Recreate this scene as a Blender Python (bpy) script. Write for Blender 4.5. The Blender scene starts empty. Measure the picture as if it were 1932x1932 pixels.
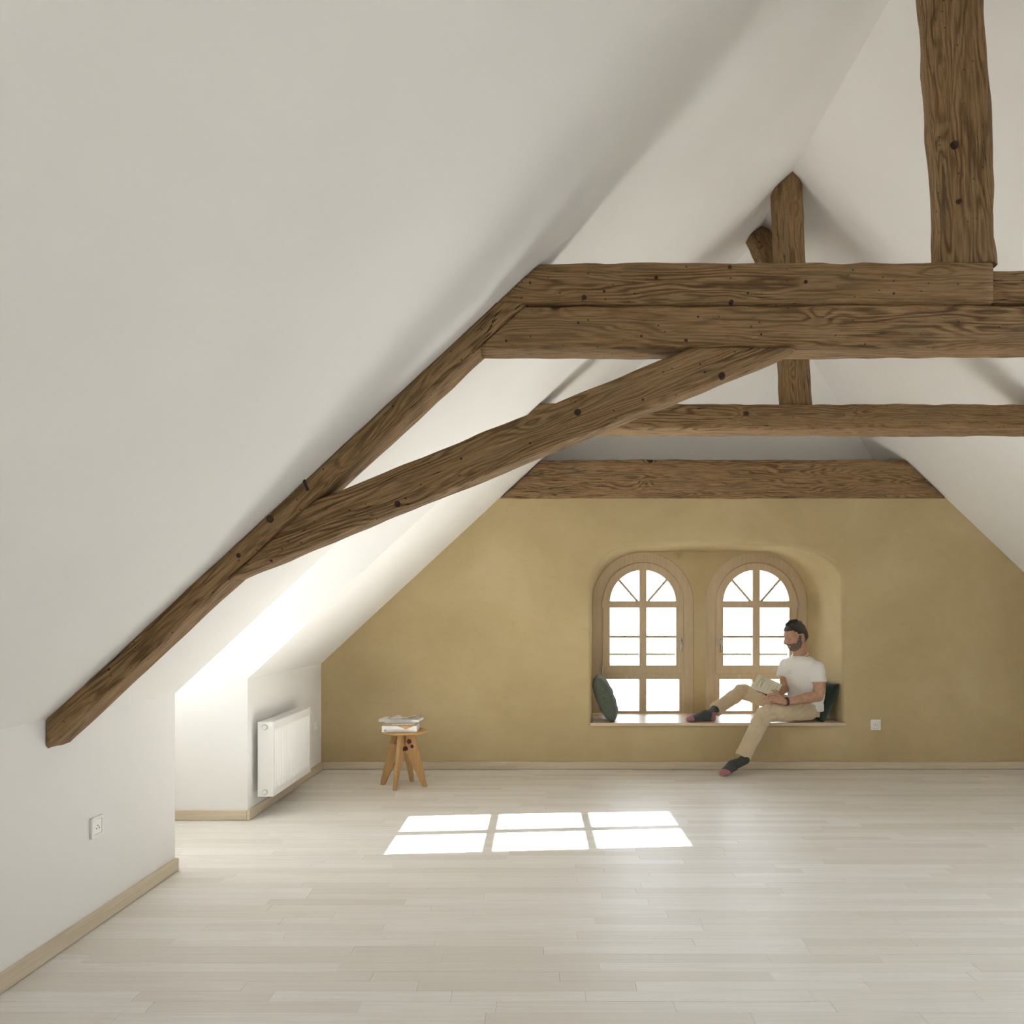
import bpy, bmesh, math, random
from mathutils import Vector, Matrix, noise
random.seed(7)
sc = bpy.context.scene
COL = sc.collection
PI = math.pi

# ------------------------------------------------------------------ camera, sky, sun, exposure
F = 1500.0; PX, PY = 1015.0, 1168.0; H = 1.204          # focal length and vanishing point in pixels, eye height
cd = bpy.data.cameras.new('camera'); cam = bpy.data.objects.new('camera', cd); COL.objects.link(cam)
cam.location = (0, 0, H); cam.rotation_euler = (PI/2, 0, 0)
cd.sensor_width = 36; cd.sensor_fit = 'HORIZONTAL'; cd.lens = F/1932*36
cd.shift_x = (966-PX)/1932; cd.shift_y = (PY-966)/1932; cd.clip_start = .05; cd.clip_end = 500
sc.camera = cam
w = bpy.data.worlds.new('sky'); sc.world = w; w.use_nodes = True
bg = w.node_tree.nodes['Background']; bg.inputs[0].default_value = (.84, .90, 1.0, 1); bg.inputs[1].default_value = 1.4
SUND = Vector((1, .095, -.53)).normalized()
sl = bpy.data.lights.new('sun', 'SUN'); so = bpy.data.objects.new('sun', sl); COL.objects.link(so)
sl.energy = 17.0; sl.angle = math.radians(.3); sl.color = (1, .99, .985)
so.rotation_euler = SUND.to_track_quat('-Z', 'Y').to_euler(); so.location = (-30, -3, 20)
sc.view_settings.view_transform = 'Standard'; sc.view_settings.look = 'None'
sc.view_settings.gamma = 1; sc.view_settings.use_curve_mapping = False
sc.view_settings.exposure = 2.68
sc.cycles.use_denoising = True
sc.cycles.max_bounces = 12; sc.cycles.diffuse_bounces = 7; sc.cycles.transparent_max_bounces = 16
sc.cycles.sample_clamp_indirect = 12
sc.cycles.adaptive_threshold = .05

# ------------------------------------------------------------------ geometry of the attic
XL, XR = -1.74, 4.67
YF, YB = 6.38, -4.2
KNEE = .847
RX, RZ = 1.505, 3.855
SLL = (RZ-KNEE)/(RX-XL); SLR = (RZ-KNEE)/(XR-RX)
ZL = lambda x: KNEE+SLL*(x-XL)
XLZ = lambda z: XL+(z-KNEE)/SLL
XRZ = lambda z: XR-(z-KNEE)/SLR
HIPY, HIPZ, RIDGEY = 6.86, 2.48, 5.73
DOR = [(3.81, 4.765), (-2.6, -1.645)]      # dormers, depth ranges; the rear ones are unseen, added for light
ADDED_ROOFW = (1.75, 2.95, 2.75, 3.75)           # unseen roof window added for light, right slope: depth range, x range
DZ, DXW = 1.93, .68                       # dormer ceiling, depth behind knee wall
def at(px, py, Y): return Vector(((px-PX)*Y/F, Y, H-(py-PY)*Y/F))

# ------------------------------------------------------------------ materials
def mat(name, col=(.8, .8, .8), rough=.6, spec=.4, metal=0):
    m = bpy.data.materials.new(name); m.use_nodes = True
    b = m.node_tree.nodes['Principled BSDF']
    b.inputs['Base Color'].default_value = (*col, 1); b.inputs['Roughness'].default_value = rough
    b.inputs['Specular IOR Level'].default_value = spec; b.inputs['Metallic'].default_value = metal
    return m
class NT:
    def __init__(s, m): s.t = m.node_tree; s.b = s.t.nodes['Principled BSDF']
    def n(s, typ, **kw):
        nd = s.t.nodes.new(typ)
        for k, v in kw.items():
            if k.startswith('_'): nd.inputs[k[1:]].default_value = v
            else: setattr(nd, k, v)
        return nd
    def l(s, a, b): s.t.links.new(a, b)
    def math(s, op, a, b=None, c=None):
        nd = s.n('ShaderNodeMath', operation=op)
        for i, v in enumerate((a, b, c)):
            if v is None: continue
            if isinstance(v, (int, float)): nd.inputs[i].default_value = v
            else: s.l(v, nd.inputs[i])
        return nd.outputs[0]
    def mapping(s, src, scale, loc=None):
        nd = s.n('ShaderNodeMapping'); s.l(src, nd.inputs[0]); nd.inputs['Scale'].default_value = scale
        if loc is not None: s.l(loc, nd.inputs['Location'])
        return nd.outputs[0]
    def noise(s, vec, scale, detail=3, rough=.55, dist=0):
        nd = s.n('ShaderNodeTexNoise', _Scale=scale, _Detail=detail, _Roughness=rough, _Distortion=dist)
        s.l(vec, nd.inputs['Vector']); return nd.outputs[0]
    def ramp(s, fac, stops):
        nd = s.n('ShaderNodeValToRGB'); e = nd.color_ramp.elements
        while len(e) < len(stops): e.new(.5)
        for i, (p, c) in enumerate(stops): e[i].position = p; e[i].color = (*c, 1)
        s.l(fac, nd.inputs[0]); return nd.outputs[0]
    def mix(s, fac, a, b, mode='MIX'):
        nd = s.n('ShaderNodeMix', data_type='RGBA', blend_type=mode)
        for sock, v in ((nd.inputs[0], fac), (nd.inputs[6], a), (nd.inputs[7], b)):
            if isinstance(v, (int, float)): sock.default_value = v
            elif isinstance(v, tuple): sock.default_value = (*v, 1)
            else: s.l(v, sock)
        return nd.outputs[2]
    def bump(s, h, strength, dist):
        nd = s.n('ShaderNodeBump', _Strength=strength, _Distance=dist); s.l(h, nd.inputs['Height'])
        s.l(nd.outputs[0], s.b.inputs['Normal'])
    def color(s, c): s.l(c, s.b.inputs['Base Color'])
    def obj(s): return s.n('ShaderNodeTexCoord').outputs['Object']
    def pos(s): return s.n('ShaderNodeNewGeometry').outputs['Position']

def m_plaster():
    m = mat('white_plaster', (.83, .81, .765), .85, .2); t = NT(m)
    n = t.noise(t.pos(), 1.3, 1); t.color(t.ramp(n, [(.3, (.825, .812, .79)), (.7, (.86, .848, .826))]))
    return m
def m_clay():
    m = mat('ochre_clay', (.5, .36, .16), .9, .15); t = NT(m); p = t.pos()
    n = t.noise(p, 1.1, 5, .6, .4); c = t.ramp(n, [(.32, (.43, .335, .18)), (.52, (.50, .397, .222)), (.70, (.56, .455, .275))])
    n2 = t.noise(p, 420, 2, .7); c = t.mix(t.math('MULTIPLY', n2, .35), c, (.66, .53, .30))
    n3 = t.noise(t.mapping(p, (3, 3, 9)), 2.2, 6, .7); c = t.mix(t.ramp(n3, [(.56, (0, 0, 0)), (.8, (.35, .35, .35))]), c, (.40, .30, .14))
    t.color(c)
    h = t.math('ADD', t.math('MULTIPLY', t.noise(p, 5, 4), 3.0), t.noise(p, 300, 2)); t.bump(h, .35, .004); return m
def m_beam():
    m = mat('old_timber', (.2, .12, .06), .75, .25); t = NT(m); o = t.obj()
    rnd = t.n('ShaderNodeObjectInfo').outputs['Random']
    off = t.n('ShaderNodeCombineXYZ'); t.l(t.math('MULTIPLY', rnd, 37.0), off.inputs[0])
    t.l(t.math('MULTIPLY', rnd, 11.0), off.inputs[1]); t.l(t.math('MULTIPLY', rnd, 5.0), off.inputs[2])
    va = t.n('ShaderNodeVectorMath', operation='ADD'); t.l(o, va.inputs[0]); t.l(off.outputs[0], va.inputs[1]); P = va.outputs[0]
    vor = t.n('ShaderNodeTexVoronoi', _Scale=4.2); t.l(t.mapping(P, (.8, 1, 1)), vor.inputs['Vector'])
    vd = vor.outputs['Distance']
    kn = t.math('POWER', t.math('SUBTRACT', 1, t.math('MINIMUM', t.math('MULTIPLY', vd, 3.2), 1)), 2)   # near knots
    sep = t.n('ShaderNodeSeparateXYZ'); t.l(o, sep.inputs[0])
    n1 = t.noise(t.mapping(P, (.32, 2.5, 2.5)), 2.0, 3, .5); n2 = t.noise(t.mapping(P, (.38, 2.5, 2.5)), 2.6, 3, .5)
    yy = t.math('ADD', sep.outputs[1], t.math('MULTIPLY', t.math('SUBTRACT', n1, .38), .30))
    zz = t.math('ADD', sep.outputs[2], t.math('MULTIPLY', t.math('SUBTRACT', n2, .55), .30))
    r = t.math('SQRT', t.math('ADD', t.math('MULTIPLY', yy, yy), t.math('MULTIPLY', zz, zz)))
    r = t.math('ADD', r, t.math('MULTIPLY', kn, .035))
    r = t.math('ADD', r, t.math('MULTIPLY', t.noise(t.mapping(P, (1.6, 14, 14)), 3, 3, .6), .012))
    ring = t.math('POWER', t.math('ADD', t.math('MULTIPLY', t.math('SINE', t.math('MULTIPLY', r, 470)), .5), .5), 1.6)
    fib = t.noise(t.mapping(P, (2.2, 60, 60)), 2.2, 4, .7)
    fine = t.noise(t.mapping(P, (7, 300, 300)), 2.0, 3, .7)
    big = t.noise(t.mapping(P, (.8, 2.5, 2.5)), 1.7, 3)
    f = t.math('ADD', t.math('MULTIPLY', fine, .45), t.math('MULTIPLY', fib, .55))
    c = t.ramp(f, [(.36, (.45, .295, .150)), (.5, (.32, .198, .096)), (.62, (.155, .087, .040))])
    rm = t.ramp(t.noise(t.mapping(P, (.9, 6, 6)), 2.1, 3), [(.36, (.15, .15, .15)), (.6, (.85, .85, .85))])
    lines = t.math('MULTIPLY', t.math('MULTIPLY', ring, t.math('ADD', t.math('MULTIPLY', fib, .9), .35)), rm)
    c = t.mix(t.math('MINIMUM', t.math('MULTIPLY', lines, 1.35), 1), c, (.085, .041, .020))
    c = t.mix(t.ramp(big, [(.40, (0, 0, 0)), (.70, (.38, .38, .38))]), c, (.30, .195, .095))
    grey = t.noise(t.mapping(P, (1.2, 7, 7)), 2.3, 4, .6)
    c = t.mix(t.ramp(grey, [(.5, (0, 0, 0)), (.78, (.5, .5, .5))]), c, (.20, .165, .105))
    spot = t.ramp(vd, [(.045, (1, 1, 1)), (.085, (0, 0, 0))]); c = t.mix(spot, c, (.035, .02, .011))
    wv = t.n('ShaderNodeTexVoronoi', _Scale=26); t.l(P, wv.inputs['Vector'])
    c = t.mix(t.ramp(wv.outputs['Distance'], [(.06, (.85, .85, .85)), (.11, (0, 0, 0))]), c, (.04, .024, .013))
    crk = t.noise(t.mapping(P, (.55, 16, 16)), 2.6, 2, .5)
    ck = t.ramp(t.math('ABSOLUTE', t.math('SUBTRACT', crk, .52)), [(.004, (1, 1, 1)), (.014, (0, 0, 0))])
    msk = t.ramp(t.noise(t.mapping(P, (.9, 2, 2)), 1.9, 1), [(.5, (0, 0, 0)), (.6, (1, 1, 1))])
    ck = t.mix(1.0, ck, msk, 'MULTIPLY'); c = t.mix(ck, c, (.03, .017, .009))
    t.color(c)
    h = t.math('SUBTRACT', t.math('ADD', t.math('MULTIPLY', f, 1.0), t.math('MULTIPLY', big, 1.2)), t.math('MULTIPLY', lines, .5))
    h = t.math('SUBTRACT', h, t.math('MULTIPLY', ck, 1.6)); t.bump(h, .6, .006); return m
def m_floor():
    m = mat('white_oiled_oak', (.72, .66, .56), .45, .45); t = NT(m)
    rnd = t.math('FRACT', t.math('ADD', t.n('ShaderNodeObjectInfo').outputs['Random'],
                                 t.math('MULTIPLY', t.n('ShaderNodeNewGeometry').outputs['Random Per Island'], 1.0)))
    off = t.n('ShaderNodeCombineXYZ'); t.l(t.math('MULTIPLY', rnd, 50), off.inputs[0]); t.l(t.math('MULTIPLY', rnd, 23), off.inputs[2])
    p = t.mapping(t.pos(), (1, 1, 1), off.outputs[0])
    c = t.ramp(rnd, [(0, (.70, .66, .60)), (.3, (.755, .725, .675)), (.65, (.79, .765, .725)), (1, (.82, .805, .78))])
    g = t.noise(t.mapping(p, (1.1, 34, 5)), 2.4, 4, .6, .6); c = t.mix(t.ramp(g, [(.42, (0, 0, 0)), (.75, (.5, .5, .5))]), c, (.62, .57, .50))
    g2 = t.noise(t.mapping(p, (5, 190, 5)), 2, 3, .6); c = t.mix(t.math('MULTIPLY', g2, .3), c, (.76, .71, .635))
    t.color(c)
    rr = t.n('ShaderNodeMapRange'); t.l(g, rr.inputs[0]); rr.inputs[3].default_value = .36; rr.inputs[4].default_value = .52
    t.l(rr.outputs[0], t.b.inputs['Roughness']); return m
def m_wood(name, a, b, rough=.5, axis=0, sc_=(1.5, 30, 30), spec=.35):
    m = mat(name, a, rough, spec); t = NT(m); p = t.obj()
    s = [sc_[1]]*3; s[axis] = sc_[0]
    g = t.noise(t.mapping(p, tuple(s)), 2.2, 4, .6, .5); t.color(t.ramp(g, [(.3, a), (.72, b)])); t.bump(g, .1, .001); return m
def m_fabric(name, a, b, scale=40, bscale=900, bs=.4):
    m = mat(name, a, .9, .15); t = NT(m); p = t.obj()
    n = t.noise(p, scale, 4, .6); t.color(t.ramp(n, [(.3, a), (.7, b)]))
    h = t.math('ADD', t.noise(p, bscale, 2), t.math('MULTIPLY', t.noise(p, 14, 4), 3)); t.bump(h, bs, .004)
    try: t.b.inputs['Sheen Weight'].default_value = .25
    except Exception: pass
    return m
def m_glass():
    m = bpy.data.materials.new('window_glass'); m.use_nodes = True; nt = m.node_tree; nt.nodes.clear()
    out = nt.nodes.new('ShaderNodeOutputMaterial'); tr = nt.nodes.new('ShaderNodeBsdfTransparent'); gl = nt.nodes.new('ShaderNodeBsdfGlossy')
    tr.inputs[0].default_value = (.97, .985, .98, 1); gl.inputs['Roughness'].default_value = .02
    fr = nt.nodes.new('ShaderNodeFresnel'); fr.inputs[0].default_value = 1.3; mx = nt.nodes.new('ShaderNodeMixShader')
    nt.links.new(fr.outputs[0], mx.inputs[0]); nt.links.new(tr.outputs[0], mx.inputs[1]); nt.links.new(gl.outputs[0], mx.inputs[2])
    nt.links.new(mx.outputs[0], out.inputs[0]); return m
M = dict(plaster=m_plaster(), clay=m_clay(), beam=m_beam(), floor=m_floor(), glass=m_glass(),
    sub=mat('dark_joint', (.10, .08, .06), .9),
    base=m_wood('oak_baseboard', (.57, .475, .345), (.67, .58, .45), .5),
    baseY=m_wood('oak_baseboard_lengthwise', (.57, .475, .345), (.67, .58, .45), .5, 1),
    larch=m_wood('larch_window_frame', (.53, .415, .265), (.63, .505, .345), .5, 2, (2, 24)),
    seat=m_wood('pale_larch_board', (.60, .47, .33), (.70, .58, .44), .4),
    white=mat('white_enamel', (.86, .855, .83), .35, .5), whitep=mat('white_plastic', (.86, .85, .82), .3, .5),
    steel=mat('brushed_nickel', (.62, .60, .56), .3, .5, 1), iron=mat('rusty_iron', (.06, .045, .035), .7, .3, .3),
    dark=mat('dark_hole', (.02, .02, .02), .9), knot=mat('dark_knot', (.04, .024, .014), .8),
    stool=m_wood('oiled_oak', (.42, .245, .095), (.53, .33, .15), .45, 2, (1.6, 26)),
    plug=mat('plum_wood_plug', (.085, .022, .032), .5), rail=mat('grey_zinc', (.30, .32, .34), .5, .4, .4),
    ground_tone=mat('neutral_grey_ground', (.30, .305, .30), .9), leaf=mat('overexposed_leaf', (.45, .47, .41), .7), paled_bark=mat('paled_bark', (.38, .36, .33), .9),  # leaf and bark colours paled to give an overexposed look
    paper=mat('white_paper', (.82, .80, .76), .7), plasterext=mat('lime_render', (.7, .68, .62), .9))

# ------------------------------------------------------------------ helpers
def tag(o, label=None, cat=None, group=None, kind=None):
    for k, v in (('label', label), ('category', cat), ('group', group), ('kind', kind)):
        if v: o[k] = v
    return o
def empty(name, loc=(0, 0, 0), **kw):
    o = bpy.data.objects.new(name, None); COL.objects.link(o); o.location = loc; o.empty_display_size = .1
    return tag(o, **kw)
def link(name, me, m, parent=None, loc=None, smooth=False):
    """mesh in world coordinates; a part is stored relative to its parent's location"""
    o = bpy.data.objects.new(name, me); COL.objects.link(o)
    if m is not None and not me.materials: me.materials.append(M[m] if isinstance(m, str) else m)
    if parent is not None:
        o.parent = parent
        p = Vector((0, 0, 0)); q = parent
        while q is not None: p += q.location; q = q.parent
        me.transform(Matrix.Translation(-p))
    elif loc is not None:
        me.transform(Matrix.Translation(-Vector(loc))); o.location = loc
    if smooth: me.polygons.foreach_set('use_smooth', [True]*len(me.polygons))
    return o
def bm_link(name, bm, m, parent=None, loc=None, smooth=False, recalc=True):
    if recalc: bmesh.ops.recalc_face_normals(bm, faces=bm.faces)
    me = bpy.data.meshes.new(name); bm.to_mesh(me); bm.free()
    return link(name, me, m, parent, loc, smooth)
def bevel(o, wdt=.003, seg=2, ang=40):
    b = o.modifiers.new('edge', 'BEVEL'); b.width = wdt; b.segments = seg; b.limit_method = 'ANGLE'; b.angle_limit = math.radians(ang); return o
def box(bm, x0, x1, y0, y1, z0, z1):
    v = [bm.verts.new((x, y, z)) for x in (x0, x1) for y in (y0, y1) for z in (z0, z1)]
    for f in ((0, 1, 3, 2), (4, 6, 7, 5), (0, 4, 5, 1), (2, 3, 7, 6), (0, 2, 6, 4), (1, 5, 7, 3)): bm.faces.new([v[i] for i in f])
    return v
def boxo(name, m, parent, *a, loc=None, bev=0):
    bm = bmesh.new(); box(bm, *a); o = bm_link(name, bm, m, parent, loc)
    return bevel(o, bev) if bev else o
def quad(bm, *pts): return bm.faces.new([bm.verts.new(p) for p in pts])
def plate(outer, holes, d0, d1, to3, bm=None):
    """flat polygon with holes (2D points), extruded between depths d0 and d1; to3(u,v,d) gives the point"""
    bm = bm or bmesh.new(); es = []; loops = []
    for lp in [outer]+holes:
        vs = [bm.verts.new(to3(u, v, d0)) for u, v in lp]; loops.append((vs, lp))
        es += [bm.edges.new((vs[i], vs[(i+1) % len(vs)])) for i in range(len(vs))]
    r = bmesh.ops.triangle_fill(bm, use_beauty=True, use_dissolve=False, edges=es)
    fs = [g for g in r['geom'] if isinstance(g, bmesh.types.BMFace)]
    if d1 is not None:
        back = {}
        for vs, lp in loops:
            for v, (u, w_) in zip(vs, lp): back[v] = bm.verts.new(to3(u, w_, d1))
        for f in fs: bm.faces.new([back[v] for v in reversed(f.verts)])
        for vs, lp in loops:
            n = len(vs)
            for i in range(n):
                a, b = vs[i], vs[(i+1) % n]; bm.faces.new((a, b, back[b], back[a]))
    return bm
XZ = lambda u, v, d: (u, d, v)
YZ = lambda u, v, d: (d, u, v)
XY = lambda u, v, d: (u, v, d)
def cyl(bm, c, axis, r, h, seg=16, r2=None):
    axis = Vector(axis).normalized(); q = axis.to_track_quat('Z', 'Y').to_matrix().to_4x4()
    bmesh.ops.create_cone(bm, cap_ends=True, segments=seg, radius1=r, radius2=r if r2 is None else r2, depth=h,
                          matrix=Matrix.Translation(Vector(c)) @ q)
def arch(cx, zc, r, z0, n=24):
    pts = [(cx-r, z0)]+[(cx-r*math.cos(PI*i/n), zc+r*math.sin(PI*i/n)) for i in range(n+1)]+[(cx+r, z0)]
    return pts
def tube(bm, pts, rads, seg=10, cap=True, flat=None):
    pts = [Vector(p) for p in pts]; rings = []; up = Vector((0, 0, 1))
    for i, p in enumerate(pts):
        d = (pts[min(i+1, len(pts)-1)]-pts[max(i-1, 0)]).normalized()
        s = d.cross(up); s = s.normalized() if s.length > .05 else d.cross(Vector((0, 1, 0))).normalized()
        n = s.cross(d); r = rads[i] if isinstance(rads, (list, tuple)) else rads
        a, b = (r, r) if not isinstance(r, (list, tuple)) else r
        rings.append([bm.verts.new(p+s*math.cos(2*PI*k/seg)*a+n*math.sin(2*PI*k/seg)*b) for k in range(seg)])
    for i in range(len(rings)-1):
        for k in range(seg): bm.faces.new((rings[i][k], rings[i][(k+1) % seg], rings[i+1][(k+1) % seg], rings[i+1][k]))
    if cap: bm.faces.new(rings[0]); bm.faces.new(rings[-1])

# ------------------------------------------------------------------ floor
def build_floor():
    bm = bmesh.new(); box(bm, XL-.02, XR+.02, YB-.02, 6.6, -.06, -.010)
    for a, b in DOR:
        box(bm, XL-DXW-.1, XL-.02, a, b, -.06, -.010)
    fl = bm_link('floor', bm, 'sub'); tag(fl, 'pale white-oiled oak strip floor running across the attic', kind='structure')
    W, G = .0705, .0006; planks = []; y = YF
    while y > YB:
        y0 = max(y-W, YB); x0 = XL
        for a, b in DOR:
            if y0 >= a-.001 and y <= b+.001: x0 = XL-DXW
        x = x0-random.random()*.9
        while x < XR:
            L = random.choice((.45, .6, .75, .9, 1.05, 1.2))*random.uniform(.85, 1.1)
            a, b = max(x, x0), min(x+L, XR)
            if b-a > .04: planks.append((a, b-G*1.5, y0+G, y))
            x += L
        y -= W
    def area(p):
        a, b, y0, y1 = p
        if y0 < 2.4: return 0
        ym = (y0+y1)/2; u0 = max(PX+a*F/ym, 38); u1 = min(PX+b*F/ym, 1893)
        v1 = min(PY+H*F/y0, 1698); v0 = PY+H*F/y1
        return max(0, u1-u0)*max(0, v1-v0)
    planks.sort(key=area, reverse=True)
    bm = bmesh.new(); box(bm, 0, 1, 0, 1, -1, 0); bmesh.ops.recalc_face_normals(bm, faces=bm.faces)
    me = bpy.data.meshes.new('plank'); bm.to_mesh(me); bm.free(); me.materials.append(M['floor'])
    for a, b, y0, y1 in planks[:300]:
        o = bpy.data.objects.new('plank', me); COL.objects.link(o); o.parent = fl
        o.location = (a, y0, random.uniform(-.0004, 0)); o.scale = (b-a, y1-y0, .0105)
    bm = bmesh.new()
    for a, b, y0, y1 in planks[300:]: box(bm, a, b, y0, y1, -.0105, random.uniform(-.0004, 0))
    tag(bm_link('plank_field', bm, 'floor', fl), kind='stuff')
build_floor()

# ------------------------------------------------------------------ shell: ceiling, knee walls, dormers, gables
def build_shell():
    bm = bmesh.new()
    for side in (0, 1):
        kx = XL if side == 0 else XR; xd = XLZ(DZ) if side == 0 else XRZ(DZ); xh = XLZ(HIPZ) if side == 0 else XRZ(HIPZ)
        P = lambda x, y: (x, y, ZL(x) if side == 0 else RZ-SLR*(x-RX))
        ys = [YB]+[v for d in sorted(DOR) for v in d]
        for i in range(len(ys)-1):
            lo = xd if i % 2 == 1 else kx
            if side == 1 and i == 2:                      # opening for the added roof window in the right slope
                a, b = ADDED_ROOFW[:2]; x0, x1 = ADDED_ROOFW[2:]
                quad(bm, P(lo, ys[i]), P(lo, a), P(RX, a), P(RX, ys[i])); quad(bm, P(lo, b), P(lo, ys[i+1]), P(RX, ys[i+1]), P(RX, b))
                quad(bm, P(lo, a), P(lo, b), P(x1, b), P(x1, a)); quad(bm, P(x0, a), P(x0, b), P(RX, b), P(RX, a)); continue
            quad(bm, P(lo, ys[i]), P(lo, ys[i+1]), P(RX, ys[i+1]), P(RX, ys[i]))
        quad(bm, P(kx, ys[-1]), P(kx, HIPY), P(xh, HIPY), P(RX, RIDGEY), P(RX, ys[-1]))
    quad(bm, (XLZ(HIPZ), HIPY, HIPZ), (XRZ(HIPZ), HIPY, HIPZ), (RX, RIDGEY, RZ))
    tag(bm_link('ceiling', bm, 'plaster'), 'white plastered sloping ceiling rising to the ridge with a hipped end', kind='structure')
    for side in (0, 1):
        kx = XL if side == 0 else XR; sg = -1 if side == 0 else 1
        ys = [YB]+[v for d in sorted(DOR) for v in d]+[HIPY]
        bm = bmesh.new()
        for i in range(0, len(ys)-1, 2):
            quad(bm, (kx, ys[i], -.02), (kx, ys[i+1], -.02), (kx, ys[i+1], KNEE), (kx, ys[i], KNEE))
        wl = bm_link('wall_left' if side == 0 else 'wall_right', bm, 'plaster')
        tag(wl, 'low white knee wall below the '+('slope with the dormer recess' if side == 0 else 'opposite roof slope'), kind='structure')
        xs = XLZ(DZ) if side == 0 else XRZ(DZ); xw = kx+sg*DXW
        for a, b in DOR:
            for yy in (a, b):
                bm = bmesh.new(); quad(bm, (xw, yy, -.02), (kx, yy, -.02), (kx, yy, KNEE), (xs, yy, DZ), (xw, yy, DZ))
                bm_link('dormer_cheek', bm, 'plaster', wl)
            bm = bmesh.new(); quad(bm, (xw, a, DZ), (xw, b, DZ), (xs, b, DZ), (xs, a, DZ)); bm_link('dormer_ceiling', bm, 'plaster', wl)
            hole = [(a+.035, .80), (b-.02, .80), (b-.02, 1.83), (a+.035, 1.83)]
            bm = plate([(a-.1, -.05), (b+.1, -.05), (b+.1, DZ+.1), (a-.1, DZ+.1)], [hole], xw, xw+sg*.16, YZ)
            bm_link('dormer_front', bm, 'plaster', wl)
    # far gable wall with the deep niche
    front, back = niche_outlines()
    r = .035; N = len(front)
    nrm = []
    for i in range(N):
        a = Vector(front[max(i-1, 0)]); b = Vector(front[min(i+1, N-1)]); d = (b-a).normalized(); nrm.append(Vector((-d.y, d.x)))
    ringf = [[(front[i][0]+nrm[i].x*r*(1-math.sin(t)), front[i][1]+nrm[i].y*r*(1-math.sin(t))) for i in range(N)] for t in [PI/2*k/6 for k in range(7)]]
    depth = [YF+r*(1-math.cos(PI/2*k/6)) for k in range(7)]
    zt = 2.172
    outer = [(XL, -.02), (XR, -.02), (XR, KNEE), (XRZ(zt), zt), (XLZ(zt), zt), (XL, KNEE)]
    bm = plate(outer, [ringf[0]], YF, None, XZ)
    rings = list(zip(ringf, depth))
    K = 8
    for k in range(1, K+1):
        s = k/K; yy = depth[-1]+(6.975-depth[-1])*s
        s2 = s*s*(3-2*s)*.25+s*.75
        rings.append(([(front[i][0]*(1-s2)+back[i][0]*s2, front[i][1]*(1-s2)+back[i][1]*s2) for i in range(N)], yy))
    prev = None
    for pts, yy in rings:
        vs = [bm.verts.new((u, yy, v)) for u, v in pts]
        if prev:
            for i in range(N-1):
                f = bm.faces.new((prev[i], prev[i+1], vs[i+1], vs[i])); f.smooth = True
        prev = vs
    quad(bm, (.2, YF, .348), (2.7, YF, .348), (2.7, 7.0, .348), (.2, 7.0, .348))
    bmesh.ops.remove_doubles(bm, verts=bm.verts, dist=.0004)
    wf = bm_link('wall_far', bm, 'clay'); tag(wf, 'ochre clay gable wall with a deep twin window niche', kind='structure')
    bm = plate([(.2, .3), (2.7, .3), (2.7, 2.1), (.2, 2.1)], [arch(c, 1.345, .4445, .345) for c in WC], 6.97, 7.40, XZ)
    bm_link('window_spandrel', bm, 'clay', wf)
    bm = bmesh.new()
    quad(bm, (XL-.2, YF, zt), (XR+.2, YF, zt), (XR+.2, 6.62, zt), (XL-.2, 6.62, zt))
    quad(bm, (XL-.2, 6.62, zt), (XR+.2, 6.62, zt), (XR+.2, 6.62, HIPZ), (XL-.2, 6.62, HIPZ))
    quad(bm, (XL-.2, 6.62, HIPZ), (XR+.2, 6.62, HIPZ), (XR+.2, HIPY, HIPZ), (XL-.2, HIPY, HIPZ))
    bm_link('wall_ledge', bm, 'plaster', wf)
    # gable behind the camera with two tall windows
    bm = plate([(XL, -.02), (XR, -.02), (XR, KNEE), (RX, RZ), (XL, KNEE)], [], YB, YB-.2, XZ)
    tag(bm_link('wall_near', bm, 'plaster'), 'white gable wall at the near end of the attic', kind='structure')
WC = (.922, 1.916)
def niche_outlines():
    def corner(cx, cz, a, b, t0, t1, n): return [(cx+a*math.cos(t0+(t1-t0)*i/n), cz+b*math.sin(t0+(t1-t0)*i/n)) for i in range(n+1)]
    f = [(.430, .348), (.430, .75), (.430, 1.15)]+corner(.83, 1.50, .400, .291, PI, PI/2, 14)+[(1.15, 1.795), (1.40, 1.797), (1.65, 1.795)] \
        + corner(1.90, 1.50, .537, .291, PI/2, 0, 14)+[(2.440, 1.15), (2.446, .75), (2.450, .348)]
    b = [(.472, .348), (.472, .75), (.472, 1.15)]+corner(.925, 1.345, .453, .447, PI, PI/2, 14)+[(1.15, 1.792), (1.40, 1.792), (1.65, 1.792)] \
        + corner(1.912, 1.345, .453, .447, PI/2, 0, 14)+[(2.366, 1.15), (2.366, .75), (2.366, .348)]
    return f, b
build_shell()

# ------------------------------------------------------------------ baseboards
def baseboards():
    h, t = .061, .02
    o = boxo('baseboard_far', 'base', None, XL, XR, YF-t, YF, .002, h, bev=.003); tag(o, 'low oak baseboard along the ochre gable wall', kind='structure')
    for a, b, nm in ((4.765-t, YF-t, 'far'), (YB, 3.81, 'near')):
        o = boxo('baseboard_left', 'baseY', None, XL, XL+t, a, b, .002, h, bev=.003)
        tag(o, 'oak baseboard under the radiator' if nm == 'far' else 'oak baseboard below the wall socket on the knee wall', kind='structure')
    o = boxo('baseboard_dormer', 'base', None, XL-DXW, XL, 4.765-t, 4.765, .002, h, bev=.003); tag(o, 'short oak baseboard inside the dormer recess', kind='structure')
    o = boxo('baseboard_right', 'baseY', None, XR-t, XR, YB, YF-t, .002, h); tag(o, 'oak baseboard along the opposite knee wall', kind='structure')
baseboards()

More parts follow.
